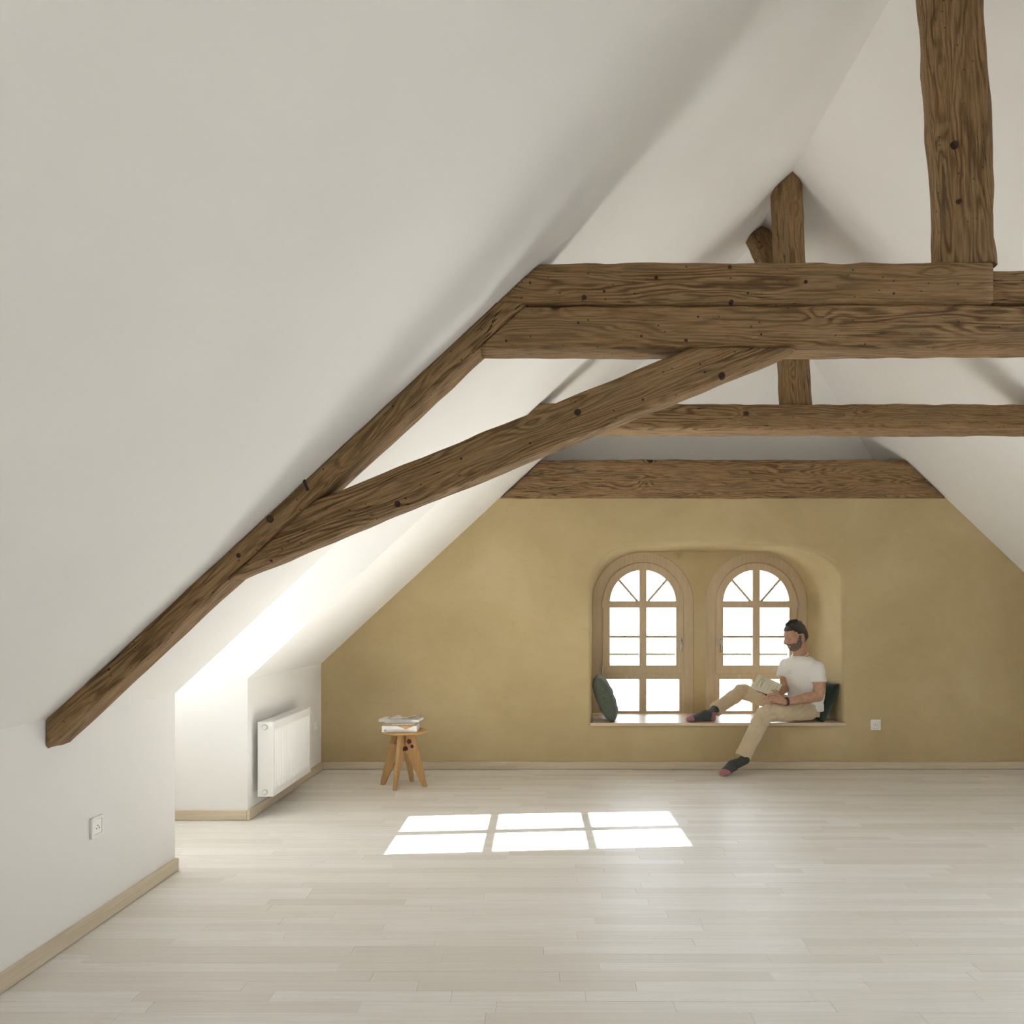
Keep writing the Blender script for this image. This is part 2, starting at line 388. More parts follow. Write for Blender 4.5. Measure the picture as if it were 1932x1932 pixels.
# ------------------------------------------------------------------ arched windows
def arched_window(idx, cx, hinge):
    w_ = empty('window_%d' % idx, (cx, 6.98, .373), kind='structure',
               label='arched larch window with fan glazing bars '+('beside the empty cushion' if hinge < 0 else 'behind the seated reader'))
    zc = 1.345
    hl = [[(cx-.32, .395), (cx-.031, .395), (cx-.031, .674), (cx-.32, .674)], [(cx+.031, .395), (cx+.32, .395), (cx+.32, .674), (cx+.031, .674)]]
    bm = plate(arch(cx, zc, .446, .373), hl+[arch(cx, zc, .352, .731)], 6.985, 7.06, XZ); bevel(bm_link('frame', bm, 'larch', w_), .003)
    rg = .29; zt = 1.362
    def half(s):
        a0 = math.asin((zt-zc)/rg); a1 = math.acos(.031/rg)
        pts = [(cx+s*.031, zt)]+[(cx+s*rg*math.cos(a0+(a1-a0)*i/12), zc+rg*math.sin(a0+(a1-a0)*i/12)) for i in range(13)]
        return pts if s > 0 else pts[::-1]
    hs = [half(-1), half(1)]
    for s in (-1, 1):
        a, b = sorted((cx+s*.031, cx+s*.29)); hs.append([(a, .796), (b, .796), (b, 1.304), (a, 1.304)])
    bm = plate(arch(cx, zc, .3555, .7265), hs, 6.972, 7.035, XZ); sash = bevel(bm_link('sash', bm, 'larch', w_), .0035)
    for s in (-1, 1):
        a, b = sorted((cx+s*.029, cx+s*.292))
        bevel(boxo('glazing_bar', 'larch', sash, a, b, 6.985, 7.02, 1.039, 1.058), .003)
        p0 = Vector((cx+s*.045, 0, zt-.004)); ang = math.radians(49); d = Vector((s*math.cos(ang), 0, math.sin(ang)))
        n = Vector((-d.z, 0, d.x))*.009; L = .275
        bm = plate([((p0+n).x, (p0+n).z), ((p0-n).x, (p0-n).z), ((p0-n+d*L).x, (p0-n+d*L).z), ((p0+n+d*L).x, (p0+n+d*L).z)], [], 6.985, 7.02, XZ)
        bevel(bm_link('glazing_bar', bm, 'larch', sash), .003)
        for z0, z1 in ((.79, 1.0485), (1.0485, 1.31)):
            boxo('pane', 'glass', sash, a, b, 7.001, 7.005, z0, z1)
        # the half round light is two panes either side of the slanting bar
        hp = half(s); k = min(range(1, len(hp)-1), key=lambda i: abs(math.atan2(hp[i][1]-p0.z, (hp[i][0]-p0.x)*s)-ang))
        q = (p0.x, p0.z)
        if s > 0: A = [q]+hp[1:k+1]; B = [q]+hp[k:]+[hp[0]]
        else: A = [q]+hp[k:-1]; B = [q]+[hp[-1]]+hp[:k+1]
        for pl in (A, B): bm_link('pane', plate(pl, [], 7.001, 7.005, XZ), 'glass', sash)
        a2, b2 = sorted((cx+s*.029, cx+s*.322)); boxo('pane', 'glass', w_, a2, b2, 7.018, 7.022, .393, .676)
    hx = cx-hinge*.324
    hd = empty('handle', (0, 0, 0)); hd.parent = sash; hd.location = (0, 0, 0)
    bm = bmesh.new(); box(bm, hx-.013, hx+.013, 6.962, 6.974, .985, 1.045)
    hm = bm_link('handle_plate', bm, 'steel', sash); bevel(hm, .004)
    bpy.data.objects.remove(hd)
    bm = bmesh.new(); tube(bm, [(hx, 6.965, 1.028), (hx, 6.935, 1.028), (hx+.002, 6.925, 1.018), (hx+.004, 6.928, .97), (hx+.001, 6.932, .915)], [.008, .008, .0085, .008, .0075], 10)
    bm_link('handle', bm, 'steel', sash, smooth=True)['label'] = 'satin nickel window handle'
    for z in (1.335, .762):
        bm = bmesh.new(); cyl(bm, (cx+hinge*.358, 6.968, z), (0, 0, 1), .007, .062, 12); bm_link('hinge', bm, 'steel', w_)
    bm = bmesh.new(); box(bm, cx-.446, cx+.446, 7.22, 7.242, .872, .895)
    o = boxo('safety_rail', 'rail', None, cx-.448, cx+.448, 7.22, 7.242, .872, .896, loc=(cx, 7.23, .872), bev=.003); bm.free()
    tag(o, 'grey horizontal safety rail outside the arched window '+('beside the empty cushion' if hinge < 0 else 'behind the reader'), 'railing')
arched_window(1, WC[0], -1); arched_window(2, WC[1], 1)

def casement(idx, axis, pos, y0, y1, z0, z1, rows, mull, sgn, label, face):
    """rectangular two-leaf window lying in the plane axis=pos (axis 'X' or 'Y')"""
    to = YZ if axis == 'X' else XZ
    c = (y0+y1)/2; bar = .027; hs = []
    w_ = empty('window_%d' % idx, (pos, c, z0) if axis == 'X' else (c, pos, z0), kind='structure', label=label)
    lf = ((y0, c-mull/2), (c+mull/2, y1)); hh = (z1-z0-bar*(rows-1))/rows
    for a, b in lf: hs.append([(a, z0), (b, z0), (b, z1), (a, z1)])
    e = .11
    bm = plate([(y0-e, z0-e), (y1+e, z0-e), (y1+e, z1+e), (y0-e, z1+e)], hs, pos, pos+sgn*.022, to)
    fr = bm_link('frame', bm, face, w_)
    for a, b in lf:
        for k in range(rows):
            za = z0+k*(hh+bar)
            bm = plate([(a, za-.01), (b, za-.01), (b, za+hh+.01), (a, za+hh+.01)], [], pos+sgn*.009, pos+sgn*.013, to); bm_link('pane', bm, 'glass', w_)
            if k: bm_link('glazing_bar', plate([(a, za-bar), (b, za-bar), (b, za), (a, za)], [], pos+sgn*.002, pos+sgn*.02, to), face, fr)
n_ = 3
for a, b in DOR:
    for side in (0, 1):
        sg = -1 if side == 0 else 1; xw = (XL if side == 0 else XR)+sg*DXW
        casement(n_, 'X', xw+sg*.002, a+.103, b-.070, .869, 1.722, 3, .08, sg, 'six-pane dormer window '+('in the left' if side == 0 else 'added unseen in the right')+' roof slope', 'larch')  # right-hand dormer windows are unseen, added to let in light
        n_ += 1
def added_roof_window():
    a, b, x0, x1 = ADDED_ROOFW; cs = math.cos(math.atan(SLR)); sn = math.sin(math.atan(SLR)); L = (x1-x0)/cs
    w_ = empty('window_%d' % n_, (x0, a, RZ-SLR*(x0-RX)), kind='structure', label='unseen larch roof window added for light in the right slope')
    o0 = Vector((x0, a, RZ-SLR*(x0-RX))); ud = Vector((cs, 0, -sn)); nd = Vector((sn, 0, cs))
    to = lambda u, v, d: tuple(o0+ud*u+Vector((0, v, 0))+nd*d); W = b-a; e = .07
    bm_link('frame', plate([(0, 0), (L, 0), (L, W), (0, W)], [[(e, e), (L-e, e), (L-e, W-e), (e, W-e)]], -.0, .14, to), 'larch', w_)
    bm_link('pane', plate([(e, e), (L-e, e), (L-e, W-e), (e, W-e)], [], .10, .105, to), 'glass', w_)
added_roof_window(); n_ += 1

# ------------------------------------------------------------------ old timbers
def timber(name, p0, p1, dep, hgt, label, cat, cuts=(), amp=.005, seed=0, upv=(0, 0, 1), wane=.012, group=None, depdir=None, knots=()):
    """beam from p0 to p1 along its centre line; dep across, hgt along upv; cuts = world planes (point, outward normal)"""
    p0, p1 = Vector(p0), Vector(p1); X = (p1-p0).normalized(); Yv = Vector(upv).cross(X).normalized(); Zv = X.cross(Yv)
    R = Matrix((X, Yv, Zv)).transposed().to_4x4(); Mw = Matrix.Translation((p0+p1)/2) @ R; Mi = Mw.inverted()
    L = (p1-p0).length; nseg = max(8, int(L/.035)); rnd = random.Random(seed)
    prof = []                                            # cross-section, corners waney
    c = wane; hy, hz = dep/2, hgt/2; m_ = 5
    def side(a, b): return [(a[0]+(b[0]-a[0])*k/m_, a[1]+(b[1]-a[1])*k/m_) for k in range(m_)]
    prof = side((-hy+c, -hz), (hy-c, -hz))+[(hy-c, -hz)]+side((hy, -hz+c), (hy, hz-c))+[(hy, hz-c)]+side((hy-c, hz), (-hy+c, hz))+[(-hy+c, hz)]+side((-hy, hz-c), (-hy, -hz+c))+[(-hy, -hz+c)]
    bm = bmesh.new(); rings = []; sd = seed*7.31
    for i in range(nseg+1):
        x = -L/2+L*i/nseg; ring = []
        for y, z in prof:
            big = noise.noise(Vector((x*1.7+sd, y*3, z*3+sd)))*amp*.9
            fine = noise.noise(Vector((x*9+sd, y*26, z*26)))*amp*.8
            rough = max(0, noise.noise(Vector((x*5-sd, y*40, z*40)))-.25)*amp*2.0
            e = big+fine
            k = 1 if (abs(y) > hy-c-.001 and abs(z) > hz-c-.001) else 0
            s = 1+ (e-(rough if k else 0))/max(hy, hz)
            ring.append(bm.verts.new((x, y*s+noise.noise(Vector((x*.8+sd, 5, 1)))*amp*.8, z*s+noise.noise(Vector((x*.8, 9+sd, 1)))*amp*.8)))
        rings.append(ring)
    n = len(prof)
    for i in range(nseg):
        for k in range(n):
            f = bm.faces.new((rings[i][k], rings[i][(k+1) % n], rings[i+1][(k+1) % n], rings[i+1][k])); f.smooth = True
    bm.faces.new(rings[0]); bm.faces.new(rings[-1])
    for pt, nv in cuts:
        lp = Mi @ Vector(pt); ln = (R.inverted().to_3x3() @ Vector(nv)).normalized()
        r = bmesh.ops.bisect_plane(bm, geom=bm.verts[:]+bm.edges[:]+bm.faces[:], plane_co=lp, plane_no=ln, clear_outer=True)
        ed = [g for g in r['geom_cut'] if isinstance(g, bmesh.types.BMEdge)]
        bmesh.ops.holes_fill(bm, edges=ed, sides=0)
    bmesh.ops.recalc_face_normals(bm, faces=bm.faces)
    me = bpy.data.meshes.new(name); bm.to_mesh(me); bm.free(); me.materials.append(M['beam'])
    o = bpy.data.objects.new(name, me); COL.objects.link(o); o.matrix_world = Mw
    tag(o, label, cat, group)
    for kx, ky, rr in knots:                            # pixel position on the front face, radius in pixels
        Yf = KNOTY[0]; q = Mi @ at(kx, ky, Yf); bk = bmesh.new(); rad = rr*Yf/F
        qn = R.inverted().to_3x3() @ Vector((0, -1, 0))
        mt = Matrix.Translation(q-qn*.004) @ qn.to_track_quat('Z', 'Y').to_matrix().to_4x4()
        bmesh.ops.create_cone(bk, cap_ends=True, segments=14, radius1=rad, radius2=rad*.7, depth=.012, matrix=mt)
        km = bpy.data.meshes.new('knot'); bk.to_mesh(km); bk.free(); km.materials.append(M['knot'])
        ko = bpy.data.objects.new('knot', km); COL.objects.link(ko); ko.parent = o
    return o
KNOTY = [2.81]
LN = Vector((-SLL, 0, 1)).normalized()                  # out through the left slope
RN = Vector((SLR, 0, 1)).normalized()
LP, RP = (XL, 0, KNEE-.004), (XR, 0, KNEE-.004)
Y1 = 2.81
def trusses():
    d = .135; yc = Y1+d/2
    # principal rafter lying against the left slope
    dirv = Vector((1, 0, SLL)).normalized(); nin = -LN; th = .080; yw = .15
    a = Vector((XL, Y1+yw/2, KNEE))+nin*(th/2-.004); z_end = 2.318
    b = a+dirv*((z_end+.25-a.z)/dirv.z)
    timber('principal_rafter', a-dirv*.1, b, yw, th, 'long dark timber lying against the left ceiling slope down to the knee wall', 'beam',
           cuts=[((XL+.004, 0, 0), (-1, 0, 0)), ((0, 0, 2.322), (0, 0, 1))], seed=3, upv=LN, amp=.006, wane=.010,
           knots=[(509, 979, 9), (450, 1048, 6), (205, 1263, 3), (741, 766, 3)])
    # tie beam, two timbers one on the other
    zt, zm, zb = 2.470, 2.318, 2.163
    timber('tie_beam', (-.6, yc, (zt+zm)/2), (1.608, yc, (zt+zm)/2), d, zt-zm-.004, 'upper timber of the doubled tie beam, carrying the thick ridge post', 'beam',
           cuts=[(LP, LN)], seed=5, knots=[(1238, 524, 5), (1102, 561, 6), (1520, 532, 5), (1380, 569, 5), (1000, 533, 3), (1140, 549, 3), (1411, 553, 3), (1686, 554, 3), (1800, 545, 4), (1377, 504, 5)])
    timber('tie_beam', (1.611, yc, (zt+zm)/2-.013), (4.2, yc, (zt+zm)/2-.013), d, zt-zm-.03, 'continuing upper tie timber scarfed on past the thick ridge post', 'beam',
           cuts=[(RP, RN)], seed=6)
    timber('tie_beam', (-.5, yc, (zm+zb)/2), (4.2, yc, (zm+zb)/2), d+.004, zm-zb-.004, 'lower timber of the doubled tie beam above the slanting brace', 'beam',
           cuts=[(RP, RN), (Vector((XL, 0, KNEE))+nin*(th-.002), LN)], seed=9,
           knots=[(1583, 600, 5), (1645, 606, 7), (1294, 643, 5), (1091, 609, 3), (1317, 598, 3), (1210, 634, 3), (1436, 631, 3), (1552, 601, 3), (1682, 636, 3), (1808, 608, 3), (955, 643, 3)])
    # slanting brace
    q0, q1 = at(443, 1088, Y1), at(1500, 658, Y1); dv = (q1-q0).normalized(); up = Vector((-dv.z, 0, dv.x)); hb = .142
    c0 = q0+up*hb/2+Vector((0, .062, 0)); c1 = q1+up*hb/2+Vector((0, .062, 0))
    timber('slanting_brace', c0-dv*.25, c1+dv*.5, .124, hb, 'slanting timber brace from the left rafter up to the tie beam', 'brace',
           cuts=[((0, 0, zb-.001), (0, 0, 1)), (Vector((XL, 0, KNEE))+nin*(th-.002), LN)], seed=12, upv=up, wane=.008,
           knots=[(1090, 778, 9), (750, 951, 8), (765, 940, 3), (1362, 708, 8), (1330, 702, 3), (870, 865, 3), (1000, 836, 3), (1213, 754, 3), (659, 963, 3), (535, 1031, 3), (511, 1057, 4)])
    # king post of the near truss
    KNOTY[0] = 2.80
    timber('ridge_post', (1.545, Y1+.075, zt-.002), (1.478, Y1+.085, RZ+.05), .14, .200, 'thick weathered ridge post standing on the doubled tie beam', 'post',
           cuts=[((RX, 0, RZ-.004), LN), ((RX, 0, RZ-.004), RN)], seed=15, upv=(1, 0, 0), wane=.03, amp=.008, knots=[(1803, 271, 8), (1811, 378, 5)])
    # second truss
    y2 = 4.66; z2t, z2b = 2.468, 2.315; d2 = .19
    timber('collar_beam', (-.4, y2+d2/2, (z2t+z2b)/2), (4.2, y2+d2/2, (z2t+z2b)/2), d2, z2t-z2b, 'cracked collar beam carrying the slim ridge post', 'beam',
           cuts=[(LP, LN), (RP, RN)], seed=21, amp=.006, wane=.014)
    timber('ridge_post', (1.545, 4.77, z2t), (1.480, 4.765, RZ+.05), .13, .165, 'slim pointed ridge post standing on the cracked collar beam', 'post',
           cuts=[((RX, 0, RZ-.004), LN), ((RX, 0, RZ-.004), RN)], seed=25, upv=(1, 0, 0), wane=.02, amp=.005)
    timber('ridge_brace', (1.512, 4.835, 3.16), (1.485, 5.50, 3.93), .15, .12, 'short brace stub leaning from the slim ridge post up to the ridge', 'brace',
           cuts=[((RX, 0, RZ-.004), LN), ((RX, 0, RZ-.004), RN), ((0, 4.838, 0), (0, -1, 0))], seed=31, upv=(0, -1, 1), wane=.02)
    timber('lintel_beam', (-.6, 6.365+.11, 2.3265), (3.6, 6.365+.11, 2.3265), .22, .307, 'broad old beam set into the top of the ochre gable wall', 'beam',
           cuts=[((XL, 0, KNEE-.012), LN), ((XR, 0, KNEE-.012), RN)], seed=41, amp=.005, wane=.010)
trusses()
# iron staple in the rafter
def staple():
    a, b = at(572, 903, Y1-.004), at(580, 924, Y1-.004)
    bm = bmesh.new(); tube(bm, [a+Vector((0, .03, 0)), a, b, b+Vector((0, .03, 0))], [.004, .006, .006, .004], 8)
    o = bm_link('iron_staple', bm, 'iron', None, loc=(a+b)/2); tag(o, 'rusty iron staple driven into the long slope rafter', 'staple')
staple()

# ------------------------------------------------------------------ seat board in the niche
def seat_board():
    f, b = niche_outlines()
    pts = [(.418, 6.357), (2.462, 6.357), (2.462, 6.379), (2.447, 6.383), (2.362, 6.984), (.476, 6.984), (.433, 6.383), (.418, 6.379)]
    o = bm_link('window_seat', plate(pts, [], .349, .373, XY), 'seat', None, loc=(1.44, 6.6, .349)); bevel(o, .002)
    tag(o, 'long pale larch seat board on the floor of the window niche', 'seat board')
seat_board()

# ------------------------------------------------------------------ radiator
def radiator():
    x0, x1, y0, y1, z0, z1 = -1.705, -1.610, 4.835, 5.635, .124, .579
    r = empty('radiator', (-1.66, 5.235, z0), label='white panel radiator with fine upright ribs on the knee wall', cat='radiator')
    bevel(boxo('side_panel', 'white', r, x0, x1-.004, y0, y0+.003, z0, z1), .002); bevel(boxo('side_panel', 'white', r, x0, x1-.004, y1-.003, y1, z0, z1), .002)
    n = 23; pts = []; e = .028; p = (y1-y0-2*e)/n
    prof = [(x1-.004, y0+.003), (x1, y0+.006), (x1, y0+e)]
    for k in range(n):
        ya = y0+e+k*p
        prof += [(x1, ya+p*.10), (x1-.007, ya+p*.28), (x1-.007, ya+p*.62), (x1, ya+p*.82)]
    prof += [(x1, y1-.006), (x1-.004, y1-.003)]
    zr0, zr1 = z0+.038, z1-.05
    bm = bmesh.new()
    flat = [(x1-.004 if i in (0, len(prof)-1) else x1, y) for i, (x, y) in enumerate(prof)]
    lev = [(z0, flat), (zr0, flat), (zr0+.012, prof), (zr1-.012, prof), (zr1, flat), (z1-.006, flat), (z1, [(x-.006, y) for x, y in flat])]
    prev = None
    for z, pr in lev:
        vs = [bm.verts.new((x, y, z)) for x, y in pr]
        if prev:
            for i in range(len(vs)-1): bm.faces.new((prev[i], prev[i+1], vs[i+1], vs[i]))
        prev = vs
    o = bm_link('front_panel', bm, 'white', r)
    s = o.modifiers.new('thick', 'SOLIDIFY'); s.thickness = .002; s.offset = -1
    boxo('back_panel', 'white', r, x0, x0+.012, y0+.003, y1-.003, z0+.01, z1-.012)
    g = bmesh.new(); m_ = 46
    for k in range(m_):
        ya = y0+.006+(y1-y0-.012)*k/m_; box(g, x0+.004, x1-.008, ya, ya+.006, z1-.010, z1-.003)
    for xx in (x0+.002, (x0+x1)/2, x1-.012): box(g, xx, xx+.005, y0+.004, y1-.004, z1-.009, z1-.002)
    bm_link('top_grille', g, 'white', r)
    for z, nm in ((z1-.033, 'valve_cap'), (z0+.028, 'valve_cap')):
        bm = bmesh.new(); cyl(bm, ((x0+x1)/2-.002, y0-.002, z), (0, 1, 0), .017, .008, 20); o = bm_link(nm, bm, 'steel', r)
        bm = bmesh.new(); cyl(bm, ((x0+x1)/2-.002, y0-.010, z), (0, 1, 0), .011, .012, 16); bm_link('plug', bm, 'whitep', o)
    for yy in (y0+.16, y1-.16): boxo('wall_bracket', 'white', r, XL, x0, yy-.02, yy+.02, z0+.06, z1-.06)
radiator()

# ------------------------------------------------------------------ sockets
def socket(c, nrm, label, faced):
    """square wall plate; nrm = direction out of the wall"""
    c = Vector(c); n = Vector(nrm); u = Vector((0, 0, 1)).cross(n); s = .041
    r = empty('wall_socket', c, label=label, cat='socket', group=None)
    def pl(nm, half, d0, d1, m, hole=None):
        o = [(-half, -half), (half, -half), (half, half), (-half, half)]
        hs = [hole] if hole else []
        return bevel(bm_link(nm, plate(o, hs, d0, d1, lambda a, b, d: tuple(c+u*a+Vector((0, 0, 1))*b+n*d)), m, r), .003)
    hole = [(-.028, -.028), (.028, -.028), (.028, .028), (-.028, .028)]
    pl('cover_frame', s, 0, .012, 'whitep', hole); pl('socket_insert', .0275, 0, .010, 'whitep')
    for a, b in ((-.0095, -.005), (.0095, -.005), (0, .005)):
        bm = bmesh.new(); q = c+u*a+Vector((0, 0, b))+n*.0102; cyl(bm, q, n, .0028, .0012, 12); bm_link('pin_hole', bm, 'dark', r)
    return r
socket((XL, 3.125, .388), (1, 0, 0), 'white wall socket low on the knee wall near the rafter foot', 0)
socket((2.706, YF, .356), (0, -1, 0), 'white wall socket on the ochre gable wall beside the niche', 0)
socket((XL, 6.205, .377), (1, 0, 0), 'white wall socket on the knee wall between radiator and gable wall', 0)

# ------------------------------------------------------------------ stool and books
SC = Vector((-.972, 5.75, 0))
def stool():
    r = empty('wooden_stool', SC, label='small round oak stool with splayed blade legs and plum plugs', cat='stool')
    bm = bmesh.new(); prof = [(0, .381), (.150, .381), (.162, .385), (.168, .391), (.167, .398), (.163, .402), (.12, .4015), (0, .4005)]
    S = 48; rows = []
    for rad, z in prof:
        rows.append([bm.verts.new((SC.x+rad*math.cos(2*PI*k/S), SC.y+rad*math.sin(2*PI*k/S), z)) for k in range(S)] if rad > 0 else [bm.verts.new((SC.x, SC.y, z))])
    for a, b in zip(rows[:-1], rows[1:]):
        for k in range(S):
            vs = ([a[0]] if len(a) == 1 else [a[k], a[(k+1) % S]])+([b[0]] if len(b) == 1 else [b[(k+1) % S], b[k]])
            bm.faces.new(vs)
    o = bm_link('seat', bm, M['stoolx'], r, smooth=True)
    t = .0125
    for i, ang in enumerate((-13, 167, 257.5, 77.5)):
        a = math.radians(ang); rd = Vector((math.cos(a), math.sin(a), 0)); sd = Vector((-rd.y, rd.x, 0))
        prof = [(.147, 0), (.178, 0), (.172, .03), (.091, .360), (.086, .382), (.034, .382), (.012, .300), (.010, .262), (.03, .232)]
        bm = plate(prof, [], -t, t, lambda u, v, d: tuple(SC+rd*u+sd*d+Vector((0, 0, v))))
        lg = bevel(bm_link('leg', bm, 'stool', r), .004, 3)
        if i == 0:
            for u, v, q in ((.048, .322, .0175), (.070, .287, .0128), (.022, .270, .0165)):
                for s in (-1, 1):
                    bm = bmesh.new(); cyl(bm, SC+rd*u+sd*(t+.0008)*s+Vector((0, 0, v)), sd, q, .0035, 20); bm_link('plug', bm, 'plug', lg)
        else:
            for s in (-1, 1):
                bm = bmesh.new(); cyl(bm, SC+rd*.028+sd*(t+.0008)*s+Vector((0, 0, .270)), sd, .0165, .0035, 20); bm_link('plug', bm, 'plug', lg)
    bm = bmesh.new(); cyl(bm, SC+Vector((0, 0, .266)), (0, 0, 1), .0105, .03, 12); bm_link('hub', bm, 'plug', r)
M['stoolx'] = m_wood('oiled_oak_seat', (.42, .245, .095), (.53, .33, .15), .45, 0, (1.6, 26))
stool()
def book(name, label, c, size, rot, cover, zb, spine=None, cat='book', pages=True, soft=.0015):
    """closed book lying flat; local x = along the spine, spine towards -y"""
    L, W_, T = size; r = empty(name, (c[0], c[1], zb), label=label, cat=cat)
    r.rotation_euler = (0, 0, math.radians(rot)); t = min(.0022, T*.2)
    def add(nm, m, *a, b=.0008):
        bm = bmesh.new(); box(bm, *a); bmesh.ops.recalc_face_normals(bm, faces=bm.faces); me = bpy.data.meshes.new(nm); bm.to_mesh(me); bm.free()
        me.materials.append(m if not isinstance(m, str) else M[m]); o = bpy.data.objects.new(nm, me); COL.objects.link(o); o.parent = r; bevel(o, b); return o
    add('back_cover', cover, -L/2, L/2, -W_/2, W_/2, 0, t); add('front_cover', cover, -L/2, L/2, -W_/2, W_/2, T-t, T)
    add('spine', spine or cover, -L/2, L/2, -W_/2-.001, -W_/2+t, 0, T); add('page_block', 'paper', -L/2+.003, L/2-.003, -W_/2+t, W_/2-.004, t, T-t, b=.0003)
    return r
def books():
    m1 = mat('white_card_cover', (.80, .78, .75), .5)
    # white spine with a tan relief map printed along its upper edge
    ms = mat('white_spine_with_tan_print', (.8, .78, .75), .5); t = NT(ms); o = t.obj(); sp = t.n('ShaderNodeSeparateXYZ'); t.l(o, sp.inputs[0])
    edge = t.math('ADD', t.math('ABSOLUTE', t.math('SUBTRACT', sp.outputs[0], .045)), t.math('MULTIPLY', t.noise(o, 60, 4), .03))
    lim = t.math('MULTIPLY', t.math('SUBTRACT', sp.outputs[2], .012), 2.3)
    tan = t.ramp(t.noise(o, 170, 3), [(.35, (.34, .18, .07)), (.65, (.70, .48, .26))])
    t.color(t.mix(t.math('LESS_THAN', edge, lim), (.8, .78, .75), tan))
    mb = mat('taupe_cover', (.36, .28, .18), .6)
    c = SC
    b1 = book('thick_book', 'thick white book with tan map print on its spine, bottom of the stool pile', (c.x-.014, c.y-.022), (.245, .185, .043), 1.5, m1, .4022, ms)
    for i, (w_, h_) in enumerate(((.007, .010), (.005, .014), (.006, .006))):     # small dark print on the spine end
        bm = bmesh.new(); box(bm, -.107+i*.009, -.107+i*.009+w_*.7, -.0942, -.0935, .006, .006+h_); me = bpy.data.meshes.new('spine_print'); bm.to_mesh(me); bm.free()
        me.materials.append(M['dark']); oo = bpy.data.objects.new('spine_print', me); COL.objects.link(oo); oo.parent = b1
    z = .4022+.043
    b2 = book('taupe_book', 'taupe book with a pale line of print on its spine', (c.x-.018, c.y-.035), (.205, .145, .021), .8, m1, z+.0004, mb)
    for k in range(17):
        bm = bmesh.new(); box(bm, -.042+k*.0078, -.042+k*.0078+.0055+.001*(k % 3 == 0), -.0742, -.0735, .0085, .0112+.0022*(k % 4 == 0)); me = bpy.data.meshes.new('spine_print'); bm.to_mesh(me); bm.free()
        me.materials.append(M['paper']); oo = bpy.data.objects.new('spine_print', me); COL.objects.link(oo); oo.parent = b2
    z2 = z+.0218
    b3 = book('white_paperback', 'white paperback jutting out sideways above the taupe book', (c.x-.018, c.y+.022), (.292, .17, .018), -5, m1, z2, None)
    # open magazine on top, its leaves curling
    r = empty('open_magazine', (c.x+.003, c.y-.02, z2+.0184), label='thin open magazine with curling white leaves, top of the stool pile', cat='magazine')
    for nm, k0, amp in (('cover', 0, .004), ('leaf', 1, .007), ('leaf', 2, .011), ('leaf', 3, .015)):
        bm = bmesh.new(); prev = None; n = 18
        for i in range(n+1):
            u = -1+2*i/n; x = u*.104*(1-.015*k0); zz = .0006+k0*.0016+amp*abs(u)**1.7*(1 if u > 0 else .25)+amp*.45*math.exp(-((u+.45)/.25)**2)*(k0 > 1)
            vs = [bm.verts.new((x, y, zz+.002*k0*(y > 0))) for y in (-.066, .068)]
            if prev: bm.faces.new((prev[0], vs[0], vs[1], prev[1]))
            prev = vs
        me = bpy.data.meshes.new(nm); bmesh.ops.recalc_face_normals(bm, faces=bm.faces); bm.to_mesh(me); bm.free(); me.materials.append(M['paper'] if k0 != 3 else m_mag)
        o = bpy.data.objects.new(nm, me); COL.objects.link(o); o.parent = r; s = o.modifiers.new('t', 'SOLIDIFY'); s.thickness = .0006; s.offset = 1
    r.rotation_euler = (0, 0, math.radians(-3))
m_mag = mat('magazine_page', (.78, .75, .70), .5); _t = NT(m_mag); _n = _t.noise(_t.obj(), 22, 2); _t.color(_t.ramp(_n, [(.50, (.80, .78, .74)), (.56, (.42, .32, .18))]))
books()

# ------------------------------------------------------------------ outside
def outside():
    bm = bmesh.new(); quad(bm, (-90, -90, -7), (90, -90, -7), (90, 120, -7), (-90, 120, -7))
    tag(bm_link('ground', bm, 'ground_tone'), 'pale neutral grey ground far below outside the windows', kind='structure')  # ground colour greyed to keep green bounce light out of the room
    for i, (x, y, top, rr) in enumerate(((3.0, 18, .6, 2.6), (6.8, 21, .2, 2.8), (4.6, 27, 1.6, 3.4))):
        r = empty('tree', (x, y, -7), label=('leafy tree in overexposed pale colours seen through the lower panes below the rail', 'leafy tree outside, right of the nearest tree crown', 'taller leafy tree standing behind the two nearer crowns')[i], cat='tree')
        bm = bmesh.new(); tube(bm, [(x, y, -7), (x+.1, y, -4.5), (x, y, top-1.5)], [.22, .15, .05], 8); bm_link('trunk', bm, 'paled_bark', r)
        bm = bmesh.new(); rn = random.Random(i+3)
        for k in range(2600):
            v = Vector((rn.gauss(0, 1), rn.gauss(0, 1), rn.gauss(0, 1))).normalized()*rr*rn.uniform(.55, 1.0)
            v *= .8+.35*noise.noise(v*.9+Vector((i*5, 0, 0))); p = Vector((x, y, top-rr*.95))+v
            a = Vector((rn.gauss(0, 1), rn.gauss(0, 1), rn.gauss(0, 1))).normalized(); b = a.cross(Vector((0, 0, 1))).normalized()*.06; a = a*.10
            quad(bm, p-a, p+b, p+a, p-b)
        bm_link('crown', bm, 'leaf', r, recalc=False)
outside()

